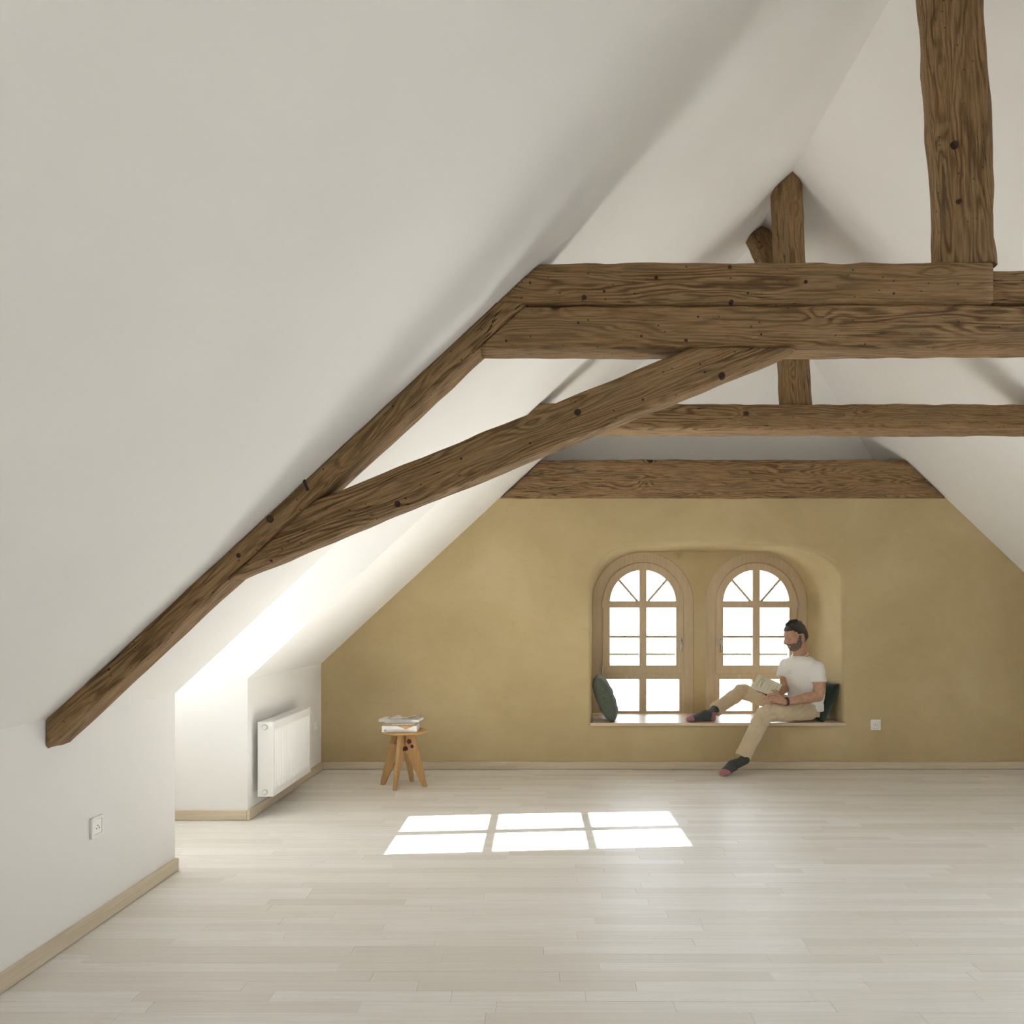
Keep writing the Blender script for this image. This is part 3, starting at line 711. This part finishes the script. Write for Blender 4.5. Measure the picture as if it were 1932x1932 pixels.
# ------------------------------------------------------------------ cushions
M['cush1'] = m_fabric('sage_linen', (.085, .105, .075), (.125, .15, .11), 60)
M['cush2'] = m_fabric('dark_green_wool', (.020, .034, .026), (.040, .058, .046), 90, 500, .6)
def cushion(name, label, c, size, thick, tiltx, yaw, m, seed):
    """pillow standing on edge; its face normal is local x"""
    n = 26; bm = bmesh.new(); g = {}
    for s in (1, -1):
        for i in range(n+1):
            for j in range(n+1):
                u, v = -1+2*i/n, -1+2*j/n
                if s == -1 and (i in (0, n) or j in (0, n)): g[s, i, j] = g[1, i, j]; continue
                k = (1-abs(u)**2.4)*(1-abs(v)**2.4); t = thick/2*max(k, 0)**.42
                pin = 1-.07*(1-abs(v)**2)*(abs(u)**3); pin2 = 1-.07*(1-abs(u)**2)*(abs(v)**3)
                wr = noise.noise(Vector((u*3+seed, v*3, s*2)))*.008+abs(noise.noise(Vector((u*7, v*2.5+seed, s))))*.006
                g[s, i, j] = bm.verts.new((s*(t+.002)+wr*(k > .02), u*size/2*pin, v*size/2*pin2))
    for s in (1, -1):
        for i in range(n):
            for j in range(n):
                f = [g[s, i, j], g[s, i+1, j], g[s, i+1, j+1], g[s, i, j+1]]
                try: bm.faces.new(f if s > 0 else f[::-1]).smooth = True
                except ValueError: pass
    R = Matrix.Rotation(math.radians(yaw), 4, 'Z') @ Matrix.Rotation(math.radians(tiltx), 4, 'Y')
    bmesh.ops.transform(bm, matrix=R, verts=bm.verts); lo = min(v.co.z for v in bm.verts)
    for v in bm.verts: v.co += Vector((c[0], c[1], .3735-lo))
    zb = .3735
    for v in bm.verts:                                  # the lower edge settles on the board
        if v.co.z < zb+.012: v.co.z = zb+(v.co.z-zb)*.35
    o = bm_link(name, bm, m, None, loc=(c[0], c[1], zb)); tag(o, label, 'cushion'); o.data.polygons.foreach_set('use_smooth', [True]*len(o.data.polygons))
    return o
cushion('cushion', 'sage green linen cushion leaning alone in the empty end of the niche', (.556, 6.60), .385, .150, -21, -4, 'cush1', 1)
cushion('cushion', 'dark green woollen cushion wedged behind the seated reader', (2.352, 6.585), .335, .110, 24, 4, 'cush2', 4)

# ------------------------------------------------------------------ the reader
M['skin'] = mat('tanned_skin', (.47, .275, .185), .5, .35)
_t = NT(M['skin']); _n = _t.noise(_t.obj(), 30, 4); _t.color(_t.ramp(_n, [(.3, (.43, .24, .155)), (.7, (.53, .32, .22))]))
_t.b.inputs['Subsurface Weight'].default_value = .12; _t.b.inputs['Subsurface Radius'].default_value = (.012, .005, .003); _t.b.inputs['Subsurface Scale'].default_value = 1
M['hair'] = m_fabric('dark_short_hair', (.022, .019, .016), (.075, .066, .057), 120, 900, .8)
M['beard'] = m_fabric('short_beard', (.11, .075, .053), (.24, .155, .108), 160, 900, .8)
M['shirt'] = m_fabric('white_cotton', (.80, .79, .765), (.83, .82, .80), 8, 700, .15)
M['chino'] = m_fabric('beige_chino', (.58, .475, .315), (.65, .54, .37), 12, 900, .2)
M['sock'] = m_fabric('charcoal_knit', (.045, .052, .052), (.075, .083, .080), 200, 900, .5)
M['pink'] = m_fabric('mauve_knit', (.36, .15, .19), (.44, .20, .24), 200, 900, .5)
M['band'] = mat('plum_cord', (.20, .06, .10), .7)
M['cover'] = m_fabric('cream_cloth_cover', (.66, .61, .46), (.70, .65, .50), 30, 900, .1)
M['print'] = mat('olive_print', (.20, .175, .07), .8); M['print2'] = mat('pale_olive_print', (.38, .35, .20), .8)

def remeshed(bm, voxel, smooth=3, fac=.5):
    bmesh.ops.recalc_face_normals(bm, faces=bm.faces)
    me = bpy.data.meshes.new('tmp'); bm.to_mesh(me); bm.free()
    o = bpy.data.objects.new('tmp', me); COL.objects.link(o)
    r = o.modifiers.new('r', 'REMESH'); r.mode = 'VOXEL'; r.voxel_size = voxel; r.use_smooth_shade = True
    s = o.modifiers.new('s', 'SMOOTH'); s.iterations = smooth; s.factor = fac
    dg = bpy.context.evaluated_depsgraph_get(); dg.update()
    me2 = bpy.data.meshes.new_from_object(o.evaluated_get(dg)); bpy.data.objects.remove(o); bpy.data.meshes.remove(me)
    return me2
def ball(bm, c, r, seg=16):
    c = Vector(c); r = (r, r, r) if isinstance(r, (int, float)) else r
    nv = seg//2+2; P = lambda i, j: (c.x+r[0]*math.sin(PI*i/nv)*math.cos(2*PI*j/seg), c.y+r[1]*math.sin(PI*i/nv)*math.sin(2*PI*j/seg), c.z+r[2]*math.cos(PI*i/nv))
    top = bm.verts.new(P(0, 0)); bot = bm.verts.new(P(nv, 0)); rows = [[bm.verts.new(P(i, j)) for j in range(seg)] for i in range(1, nv)]
    for j in range(seg):
        k = (j+1) % seg; bm.faces.new((top, rows[0][j], rows[0][k])); bm.faces.new((bot, rows[-1][k], rows[-1][j]))
        for a, b in zip(rows[:-1], rows[1:]): bm.faces.new((a[j], b[j], b[k], a[k]))
def limb(bm, pts, rads, seg=16, balls=True):
    """smooth tapered limb through points (Catmull-Rom) with rounded ends"""
    P = [Vector(p) for p in pts]; out = []; rr = []
    for i in range(len(P)-1):
        a, b, c, d = P[max(i-1, 0)], P[i], P[i+1], P[min(i+2, len(P)-1)]
        for k in range(5):
            t = k/5; out.append(.5*((2*b)+(c-a)*t+(2*a-5*b+4*c-d)*t*t+(3*b-a-3*c+d)*t**3)); s = t*t*(3-2*t); rr.append(rads[i]*(1-s)+rads[i+1]*s)
    out.append(P[-1]); rr.append(rads[-1]); tube(bm, out, rr, seg)
    if balls: ball(bm, P[0], rads[0]*.99, seg); ball(bm, P[-1], rads[-1]*.99, seg)
def ringloft(bm, rings, seg=28):
    """rings: (centre, half-width vector, half-depth vector)"""
    prev = None; first = None
    for c, a, b in rings:
        vs = [bm.verts.new(Vector(c)+Vector(a)*math.cos(2*PI*k/seg)+Vector(b)*math.sin(2*PI*k/seg)) for k in range(seg)]
        if prev:
            for k in range(seg): bm.faces.new((prev[k], prev[(k+1) % seg], vs[(k+1) % seg], vs[k]))
        else: first = vs
        prev = vs
    bm.faces.new(first); bm.faces.new(prev)

Fv = Vector((-.82, -.57, 0)).normalized(); Sv = Vector((-Fv.y*-1, 0, 0)); Sv = Vector((.57, -.82, 0)).normalized()
UP = Vector((0, 0, 1))
SHN, SHF = Vector((2.240, 6.380, .806)), Vector((2.066, 6.622, .816))        # shoulders, near and far
ELN, WRN = at(1544, 1314, 6.335), at(1481, 1324, 6.275)
ELF, WRF = at(1480, 1300, 6.60), at(1462, 1309, 6.46)
HIN, HIF = Vector((2.195, 6.47, .465)), Vector((2.125, 6.63, .468))
KNN, ANN = Vector((1.782, 6.265, .450)), Vector((1.560, 6.165, .092))
KNF, ANF = Vector((1.712, 6.70, .592)), Vector((1.425, 6.485, .445))
TORSO = [((2.190, 6.555, .435), .150, .115), ((2.200, 6.55, .52), .150, .108), ((2.205, 6.545, .60), .148, .105), ((2.195, 6.535, .68), .158, .110),
         ((2.175, 6.52, .76), .172, .112), ((2.158, 6.512, .82), .165, .095), ((2.148, 6.508, .868), .136, .076), ((2.142, 6.505, .915), .072, .060)]
HC = Vector((2.098, 6.475, 1.060))                                           # middle of the head
hf = Vector((-.98, -.16, -.24)).normalized(); hs_ = UP.cross(hf).normalized(); hu = hf.cross(hs_)
HM = Matrix((hf, hs_, hu)).transposed().to_4x4(); HM.translation = HC
def sst(a, b, x):
    t = min(1, max(0, (x-a)/(b-a))); return t*t*(3-2*t)
def head_point(th, ph):
    """th: polar from the crown, ph: around, 0 = face"""
    u = Vector((math.sin(th)*math.cos(ph), math.sin(th)*math.sin(ph), math.cos(th)))
    k = (abs(u.x)**2.5+abs(u.y)**2.5+abs(u.z)**2.5)**(-1/2.5); q = u*(k*.6+.4)
    p = Vector((q.x*(.090 if q.x > 0 else .098), q.y*.074, q.z*.113)); z = p.z
    jaw = sst(-.015, -.105, z); back = sst(0, -.05, p.x)
    p.y *= 1-.30*jaw; p.x += .030*jaw*back
    if p.x < 0: p.x *= 1-.45*jaw
    fr = sst(.02, .06, p.x); y = p.y
    p.x += fr*.012*math.exp(-((z+.098)/.024)**2)*math.exp(-(y/.028)**2)       # chin
    nz = sst(.030, -.030, z)*sst(-.046, -.036, z)
    p.x += fr*.027*nz*math.exp(-(y/(.0085+.006*sst(.0, -.035, z)))**2)        # nose
    p.x += fr*.006*math.exp(-((z-.031)/.011)**2)*math.exp(-(y/.05)**4)        # brow
    p.x -= fr*.010*math.exp(-((abs(y)-.030)/.014)**2-((z-.012)/.011)**2)      # eye sockets
    p.x += fr*.007*math.exp(-((z+.060)/.013)**2)*math.exp(-(y/.024)**2)       # lips
    p.x -= fr*.005*math.exp(-((z+.061)/.0032)**2)*math.exp(-(y/.022)**2)      # mouth line
    p.x -= fr*.004*math.exp(-((z+.078)/.008)**2)*math.exp(-(y/.02)**2)
    p.y += (1 if y > 0 else -1)*.005*math.exp(-((z+.012)/.02)**2)*math.exp(-((p.x-.045)/.02)**2)   # cheekbones
    if p.x > .04: p.x -= .008*sst(.05, .10, z)
    return p
def head_grid(bm, keep=None, off=None, nt=56, np_=72):
    V = {}
    def vert(i, j):
        j %= np_
        if i in (0, nt): j = 0
        if (i, j) not in V:
            p = head_point(PI*i/nt, 2*PI*j/np_)
            if off: p = p+p.normalized()*off(p)
            V[i, j] = (bm.verts.new(HM @ p), p)
        return V[i, j]
    for i in range(nt):
        for j in range(np_):
            q = [vert(i, j), vert(i+1, j), vert(i+1, j+1), vert(i, j+1)]; vs = []
            for v, p in q:
                if v not in vs: vs.append(v)
            m_ = sum((p for v, p in q), Vector())/4
            if keep is None or keep(m_): bm.faces.new(vs)
    lone = [v for v in bm.verts if not v.link_faces]
    if keep: bmesh.ops.delete(bm, geom=lone, context='VERTS')

def finger(bm, pts, r):
    n = len(pts); limb(bm, pts, [r*(1-.22*i/(n-1)) for i in range(n)], 10)

def hands(bm):
    # near (left) hand: back of the hand to the camera, fingers over the lower edge of the book
    K = [at(1464.5, 1310.0, 6.285), at(1463.0, 1315.0, 6.272), at(1463.0, 1320.0, 6.270), at(1464.5, 1324.5, 6.276)]
    w0 = at(1479, 1321, 6.277); w1 = at(1480, 1326, 6.280)
    for i, k in enumerate(K):
        limb(bm, [w0*(1-i/3)+w1*(i/3), (w0*(1-i/3)+w1*(i/3))*.5+k*.5+Vector((0, -.004, 0)), k], [.016, .0145, .0118], 10)
    T = [((1456, 1309.6, 6.286), (1448.5, 1312.6, 6.300)), ((1455, 1314.8, 6.268), (1449.8, 1316.4, 6.290)),
         ((1455.5, 1319.8, 6.266), (1451.5, 1320.4, 6.288)), ((1457.5, 1324.6, 6.274), (1454.0, 1324.4, 6.292))]
    for k, (m_, t) in zip(K, T): finger(bm, [k, at(*m_), at(*t)], .0100)
    finger(bm, [at(1476, 1317, 6.295), at(1469, 1310, 6.325), at(1462, 1305.5, 6.345), at(1456.5, 1303, 6.352)], .0115)   # thumb behind the page
    # far (right) hand: palm under the book, fingers seen below its edge, thumb along the edge
    w0 = WRF; kk = [at(1447, 1308.5, 6.395), at(1448, 1312, 6.375), at(1449, 1315.5, 6.365), at(1451, 1318.5, 6.362)]
    for k in kk: limb(bm, [w0, (w0+k)/2, k], [.018, .016, .012], 10)
    T = [((1439.5, 1309.5, 6.345), (1442.5, 1311.8, 6.310)), ((1440.5, 1313.6, 6.330), (1446.0, 1314.6, 6.305)),
         ((1442.0, 1317.4, 6.325), (1448.0, 1317.8, 6.305)), ((1445.5, 1320.6, 6.325), (1451.0, 1320.6, 6.306))]
    for k, (m_, t) in zip(kk, T): finger(bm, [k, at(*m_), at(*t)], .0092)
    finger(bm, [at(1453, 1307, 6.42), at(1445, 1306.5, 6.375), at(1436, 1306, 6.35), at(1429.5, 1305, 6.338)], .0105)

def foot(bm, heel, toe, ankle, lift=0, k=1.0):
    """heel and toe: points on the ground"""
    heel, toe, ankle = Vector(heel), Vector(toe), Vector(ankle); d = (toe-heel); L = d.length; d.normalize()
    s = d.cross(UP).normalized(); u = s.cross(d)
    if u.z < 0: u = -u
    rings = []
    for t, hw, hh, zc in ((0, .020, .022, .026), (.06, .030, .034, .034), (.20, .034, .046, .046), (.36, .036, .046, .046), (.52, .041, .035, .036), (.70, .046, .027, .028), (.86, .043, .021, .022), (.96, .030, .016, .019), (1.0, .014, .009, .017)):
        rings.append((heel+d*L*t+u*zc*k, s*hw*k, u*hh*k))
    ringloft(bm, rings, 20)
    limb(bm, [heel+d*L*.20+u*.05*k, ankle, ankle+(ankle-(heel+d*L*.22+u*.045))*.9], [.040*k, .037*k, .040*k], 16)
FNEAR = (Vector((1.553, 6.225, .022)), Vector((1.405, 6.06, .003)), ANN)
FFAR = (Vector((1.440, 6.462, .3740)), Vector((1.198, 6.435, .3742)), ANF)

def person():
    bm = bmesh.new()
    head_grid(bm)
    for s in (-1, 1):                                   # ears
        e = bmesh.new(); bmesh.ops.create_uvsphere(e, u_segments=20, v_segments=14, radius=1)
        for v in e.verts:
            x, y, z = v.co; rr = math.hypot(x, z); dent = -.5*math.exp(-(rr/.45)**2)*(y > 0)
            v.co = Vector((x*.019*(1+.2*z)-.018-.004*z, s*(.071+y*.007+dent*.012+.008*(-x+.3)), z*.031-.006))
        me = bpy.data.meshes.new('e'); e.to_mesh(me); e.free(); me.transform(HM); bm.from_mesh(me); bpy.data.meshes.remove(me)
    limb(bm, [(2.150, 6.515, .84), (2.142, 6.505, .91), (2.130, 6.494, .965), HM @ Vector((-.022, 0, -.02))], [.060, .056, .053, .052], 20)
    limb(bm, [HM @ Vector((-.055, 0, .0)), (2.158, 6.510, .95), (2.168, 6.522, .88)], [.042, .044, .055], 16)
    ringloft(bm, [(c, Sv*(w_-.010), Fv*(d-.010)) for c, w_, d in TORSO])
    limb(bm, [TORSO[4][0], SHN], [.075, .054]); limb(bm, [TORSO[4][0], SHF], [.075, .054])
    limb(bm, [SHN, (SHN+ELN)/2+Vector((.012, -.006, 0)), ELN], [.054, .050, .042]); limb(bm, [ELN, ELN*.62+WRN*.38+Vector((0, 0, .003)), ELN*.25+WRN*.75, WRN], [.042, .042, .032, .026])
    limb(bm, [SHF, (SHF+ELF)/2, ELF], [.052, .046, .038]); limb(bm, [ELF, (ELF+WRF)/2, WRF], [.038, .036, .027])
    hands(bm)
    pel = Vector((2.165, 6.55, .462)); ball(bm, pel, (.12, .13, .085), 20)
    limb(bm, [HIN, (HIN+KNN)/2+Vector((0, 0, .006)), KNN], [.074, .066, .052]); limb(bm, [KNN, KNN*.65+ANN*.35, ANN], [.052, .048, .034])
    limb(bm, [HIF, (HIF+KNF)/2, KNF], [.074, .066, .052]); limb(bm, [KNF, KNF*.65+ANF*.35, ANF], [.050, .046, .034])
    foot(bm, *FNEAR, k=.9); foot(bm, *FFAR, k=.9)
    me = remeshed(bm, .0036, 2); me.name = 'person'
    base = Vector((2.17, 6.55, .373))
    p = link('person', me, 'skin', None, loc=base, smooth=True)
    tag(p, 'bearded man in white T-shirt and beige chinos reading on the window seat', 'person')
    # ---- T-shirt
    bm = bmesh.new(); rings = []
    for (c, w_, d) in TORSO[:-1]:
        g = .012 if c[2] < .7 else .008
        rings.append((Vector(c), Sv*(w_+g), Fv*(d+g)))
    rings[0] = (Vector((2.190, 6.555, .462)), Sv*.172, Fv*.136)
    rings.append((Vector((2.143, 6.506, .905)), Sv*.074, Fv*.064))
    ringloft(bm, rings, 36)
    limb(bm, [TORSO[4][0], SHN+Vector((0, 0, .004))], [.082, .060]); limb(bm, [TORSO[4][0], SHF+Vector((0, 0, .004))], [.082, .058])
    def sleeve(a, b, t, r0, r1):
        e = a+(b-a)*t; d = (b-a).normalized(); tube(bm, [a, a+(e-a)*.35, a+(e-a)*.7, e], [r0, r0*1.02, (r0+r1)/2, r1], 20); ball(bm, a, r0*.99, 20)
    sleeve(SHN, (SHN+ELN)/2+(ELN-SHN)*.5+Vector((.012, -.01, 0)), .50, .060, .061); sleeve(SHF, ELF+Vector((-.035, -.01, 0)), .50, .057, .059)
    ball(bm, (2.085, 6.475, .525), (.075, .095, .055), 20)                    # fabric bunched over the lap
    me = remeshed(bm, .0055, 3)
    A, B = SHN, SHN+(ELN-SHN).normalized()
    nrm = [v.normal.copy() for v in me.vertices]
    for v in me.vertices:
        c = v.co; w_ = 0
        q = Vector((c.x*5+c.z*9, c.y*8, c.z*5-c.x*6)); w_ += (abs(noise.noise(q))-.22)*.024*sst(.86, .60, c.z)
        w_ += (noise.noise(Vector((c.x*16, c.y*16, c.z*10)))*.004)
        v.co = c+nrm[v.index]*w_
    shirt = link('tshirt', me, 'shirt', p, smooth=True); shirt['label'] = 'white cotton T-shirt with a small grey chest print'
    # neckline: cut the collar open and turn it with a rib band
    nb = bmesh.new(); ctr = Vector((2.141, 6.504, .900)); pts = []
    for k in range(25):
        a = 2*PI*k/24; pts.append(ctr+Sv*math.cos(a)*.066+Fv*math.sin(a)*.066+UP*(-.022*math.sin(a)+.010))
    tube(nb, pts, .0055, 8); bm_link('collar_rib', nb, 'shirt', shirt, smooth=True)
    pc = Vector((2.155, 6.512, .775))+Fv*.124-Sv*.018; pr = bmesh.new()
    for r_ in range(3):
        for k in range(4 if r_ != 1 else 3):
            o_ = pc+Sv*(-.016+k*.0095+(.002 if r_ == 1 else 0))+UP*(.010-r_*.011); h = Sv*(.0042 if k % 2 else .0028); u_ = UP*(.0014 if k % 2 else .0022); n_ = Fv*.006
            quad(pr, o_-h-u_+n_, o_+h-u_+n_, o_+h+u_+n_, o_-h+u_+n_); quad(pr, o_-h-u_-n_, o_+h-u_-n_, o_+h+u_-n_, o_-h+u_-n_)
    pm = mat('grey_print', (.60, .59, .61), .8); bm_link('chest_print', pr, pm, shirt)
    # ---- trousers
    bm = bmesh.new(); ball(bm, pel+Vector((.012, 0, -.004)), (.130, .142, .094), 24)
    ringloft(bm, [((2.185, 6.553, .41), Sv*.150, Fv*.118), ((2.190, 6.555, .47), Sv*.158, Fv*.120), ((2.195, 6.552, .53), Sv*.150, Fv*.108)], 28)
    def leg(h, k, a, r, cut):
        e = k+(a-k)*cut
        limb(bm, [h, h*.5+k*.5+Vector((0, 0, .008)), k], r[:3], 24)
        tube(bm, [k, k*.8+e*.2, k*.5+e*.5, k*.15+e*.85, e], [r[2], r[2]*.98, r[3], r[3]*.97, r[4]], 24); ball(bm, k, r[2]*.99, 24)
    leg(HIN, KNN, ANN+Vector((.004, 0, 0)), [.088, .080, .067, .064, .063], .905); leg(HIF, KNF, ANF+Vector((.006, .004, .008)), [.086, .078, .062, .057, .056], .93)
    me = remeshed(bm, .005, 4)
    nrm = [v.normal.copy() for v in me.vertices]
    for v in me.vertices:
        c = v.co; w_ = 0
        for kk, rad in ((KNN, .13), (KNF, .13)):                              # bunching behind the knees
            f = math.exp(-((c-(kk+Vector((.03, 0, -.03)))).length/rad)**2); w_ += f*(abs(noise.noise(Vector((c.x*14+c.z*10, c.y*6, c.z*14-c.x*10))))-.22)*.036
        for kk, rad in ((HIN+Vector((-.05, 0, .05)), .15),):
            f = math.exp(-((c-kk).length/rad)**2); w_ += f*(abs(noise.noise(Vector((c.x*16-c.z*16, c.y*5, c.z*6))))-.22)*.036
        for kk in (ANN, ANF):
            f = math.exp(-((c-kk).length/.10)**2); w_ += f*noise.noise(Vector((c.x*9, c.y*9, c.z*30)))*.010
        w_ += noise.noise(Vector((c.x*7, c.y*7, c.z*7)))*.005
        n = c+nrm[v.index]*w_
        if n.z < .3738 and n.y > 6.36: n.z = .3738
        v.co = n
    link('trousers', me, 'chino', p, smooth=True)['label'] = 'beige cotton chinos'
    # ---- socks
    for (hl, to, an), nm in ((FNEAR, 'near'), (FFAR, 'far')):
        bm = bmesh.new(); foot(bm, hl, to, an, k=1.02); me = remeshed(bm, .0042, 2)
        me.materials.append(M['sock']); me.materials.append(M['pink']); d = (to-hl); L = d.length; d.normalize()
        for pl in me.polygons:
            c = pl.center; t = (c-hl).dot(d)/L; hgt = (c-hl-d*(c-hl).dot(d)).dot(UP)
            if t > .74+(.06*hgt/.05) or (t < .17-.9*max(0, hgt-.035) and hgt < .075): pl.material_index = 1
        for v in me.vertices:
            if nm == 'far' and v.co.z < .3738: v.co.z = .3738
            if nm == 'near' and v.co.z < .0006: v.co.z = .0006
        link('sock', me, None, p, smooth=True)['label'] = 'charcoal sock with mauve heel and toe'
    # ---- hair, beard, brows, bracelets
    def hairy(m_):
        j = noise.noise(m_*70)*.006; x, z = m_.x+j, m_.z+noise.noise(m_*110+Vector((3, 0, 0)))*.005
        if x > .045: return z > .066
        if x > .010: return z > .040+(x-.010)*.70
        if x > -.045: return z > .030-(.010-x)*.25+ (0 if x > -.03 else -(abs(x+.03))*2.2)
        return z > -.062
    bm = bmesh.new(); head_grid(bm, hairy, lambda q: .002+.009*sst(.035, .085, q.z)*sst(.085, .05, q.x)+.003*abs(noise.noise(q*90)), 130, 170)
    me = bpy.data.meshes.new('hair'); bm.to_mesh(me); bm.free(); o = link('hair', me, 'hair', p, smooth=True); s = o.modifiers.new('t', 'SOLIDIFY'); s.thickness = .010; s.offset = -1
    rn = random.Random(5); bm = bmesh.new()
    for k in range(420):
        th = rn.uniform(0, .75); ph = rn.uniform(0, 2*PI); q = head_point(th, ph); nrm = q.normalized()
        if q.x < -.075: continue
        dirn = (nrm+Vector((rn.uniform(-.1, .7), rn.uniform(-.4, .4), rn.uniform(0, .4)))).normalized(); L = rn.uniform(.016, .030)
        b0 = HM @ (q+nrm*.006); d3 = HM.to_3x3() @ dirn
        tube(bm, [b0, b0+d3*L*.6, b0+d3*L], [.0016, .0012, .0003], 4)
    bm_link('hair_tuft', bm, 'hair', o)
    def bearded(m_):
        x, y, z = m_.x+noise.noise(m_*90)*.005, abs(m_.y), m_.z+noise.noise(m_*120)*.006
        if x < -.012 and z > -.10: return False
        if z < -.075: return x > -.03
        if x < .040: return -.075 < z < .012 and x > -.012 and x < .012+(-z)*.55 or z < -.055
        return (z < -.043 and y > .016 and z < -.040-.4*max(0, y-.03)) and (y > .028 or z > -.054 or z < -.069) or (-.054 < z < -.043)
    bm = bmesh.new(); head_grid(bm, bearded, lambda q: .0012+.005*sst(-.06, -.10, q.z)+.0015*abs(noise.noise(q*160)), 130, 170)
    me = bpy.data.meshes.new('beard'); bm.to_mesh(me); bm.free(); o = link('beard', me, 'beard', p, smooth=True); s = o.modifiers.new('t', 'SOLIDIFY'); s.thickness = .006; s.offset = -1
    for s_ in (-1, 1):
        bm = bmesh.new(); tube(bm, [HM @ Vector((.083-.3*abs(y_-.03)**1.3*2, s_*y_, .030-.10*abs(y_-.028))) for y_ in (.012, .022, .032, .044)], [.002, .0035, .0035, .0015], 6); bm_link('eyebrow', bm, 'hair', p)
        bm = bmesh.new(); ball(bm, HM @ Vector((.0715, s_*.030, .010)), .0105, 14); bm_link('eye', bm, 'skin', p, smooth=True)
        bm = bmesh.new(); tube(bm, [HM @ Vector((.080-.25*abs(y_-.03), s_*y_, .0045-.08*abs(y_-.03))) for y_ in (.019, .026, .034, .041)], [.0008, .0014, .0014, .0008], 5); bm_link('eyelash', bm, 'hair', p)
    d = (WRN-ELN).normalized(); a = d.cross(UP).normalized(); b = a.cross(d)
    for k, mm in ((0, 'band'), (.008, 'sock'), (.016, 'band')):
        bm = bmesh.new(); c = WRN-d*(.006+k); tube(bm, [c+a*math.cos(2*PI*i/20)*.0285+b*math.sin(2*PI*i/20)*.0305 for i in range(21)], .0032, 6)
        bm_link('bracelet', bm, mm, p, smooth=True)
    return p
person()

# ------------------------------------------------------------------ the book being read
def read_book():
    A, B, C, D = at(1431.8, 1271.6, 6.405), at(1418.0, 1295.2, 6.335), at(1463.0, 1315.5, 6.318), at(1476.5, 1292.0, 6.388)   # corners of the cover
    e1 = (A-B); e2 = (C-B); n = e1.cross(e2).normalized(); n = n if n.y < 0 else -n
    r = empty('reading_book', B, label='open cream book with olive printed lines held by the seated man', cat='book')
    W1, W2 = e1.length, e2.length; u, v = e1.normalized(), e2.normalized()
    def leaf(nm, ang, t, m, k=1.0, off=0):
        uu = (u*math.cos(ang)-n*math.sin(ang)); nn = uu.cross(v).normalized(); nn = nn if nn.dot(n) > 0 else -nn
        pts = []; R = .006
        for cx, cy, a0 in ((R, R, PI), (W2*k-R, R, -PI/2), (W2*k-R, W1*k-R, 0), (R, W1*k-R, PI/2)):
            pts += [(cx+R*math.cos(a0+i*PI/8), cy+R*math.sin(a0+i*PI/8)) for i in range(5)]
        bm = plate(pts, [], 0, t, lambda a, b, d: tuple(B+v*(a+(1-k)*W2/2)+uu*b-nn*d-n*off)); return bm_link(nm, bm, m, r)
    cov = leaf('cover', 0, .0018, 'cover'); leaf('page_block', math.radians(4), .006, 'paper', .965, .0022); leaf('page_block', math.radians(38), .005, 'paper', .965, .004)
    leaf('cover', math.radians(45), .0018, 'cover', 1, .007)
    rn = random.Random(3)
    def strip(x, y0, y1, h, m):                          # a printed line: word shapes along the short side
        bm = bmesh.new(); y = y0
        while y < y1:
            L = rn.uniform(.006, .016) if m == 'print' else rn.uniform(.005, .012); L = min(L, y1-y); z = y
            while z < y+L:
                a = rn.choice((.45, .5, .5, .95)); g = h*.28; P = lambda p, q: B+v*p+u*q+n*.0004
                quad(bm, P(x+h*.5, z), P(x+h*.5-h*a, z), P(x+h*.5-h*a, z+g), P(x+h*.5, z+g))
                quad(bm, P(x+h*.5, z), P(x+h*.5, z+g*1.9), P(x+h*.5-h*.18, z+g*1.9), P(x+h*.5-h*.18, z)); z += g*2.1
            y += L+.004
        bm_link('printed_line', bm, m, cov)
    strip(.030, .022, .105, .0085, 'print'); strip(.060, .026, .105, .0085, 'print')
    strip(.090, .038, .092, .0055, 'print2'); strip(.118, .034, .098, .0055, 'print2'); strip(.148, .030, .094, .0055, 'print2'); strip(.172, .006, .106, .0085, 'print')
    bm = bmesh.new(); cyl(bm, B+v*.190+u*.062+n*.0003, n, .0055, .0006, 14); bm_link('emblem', bm, 'print', cov)
read_book()
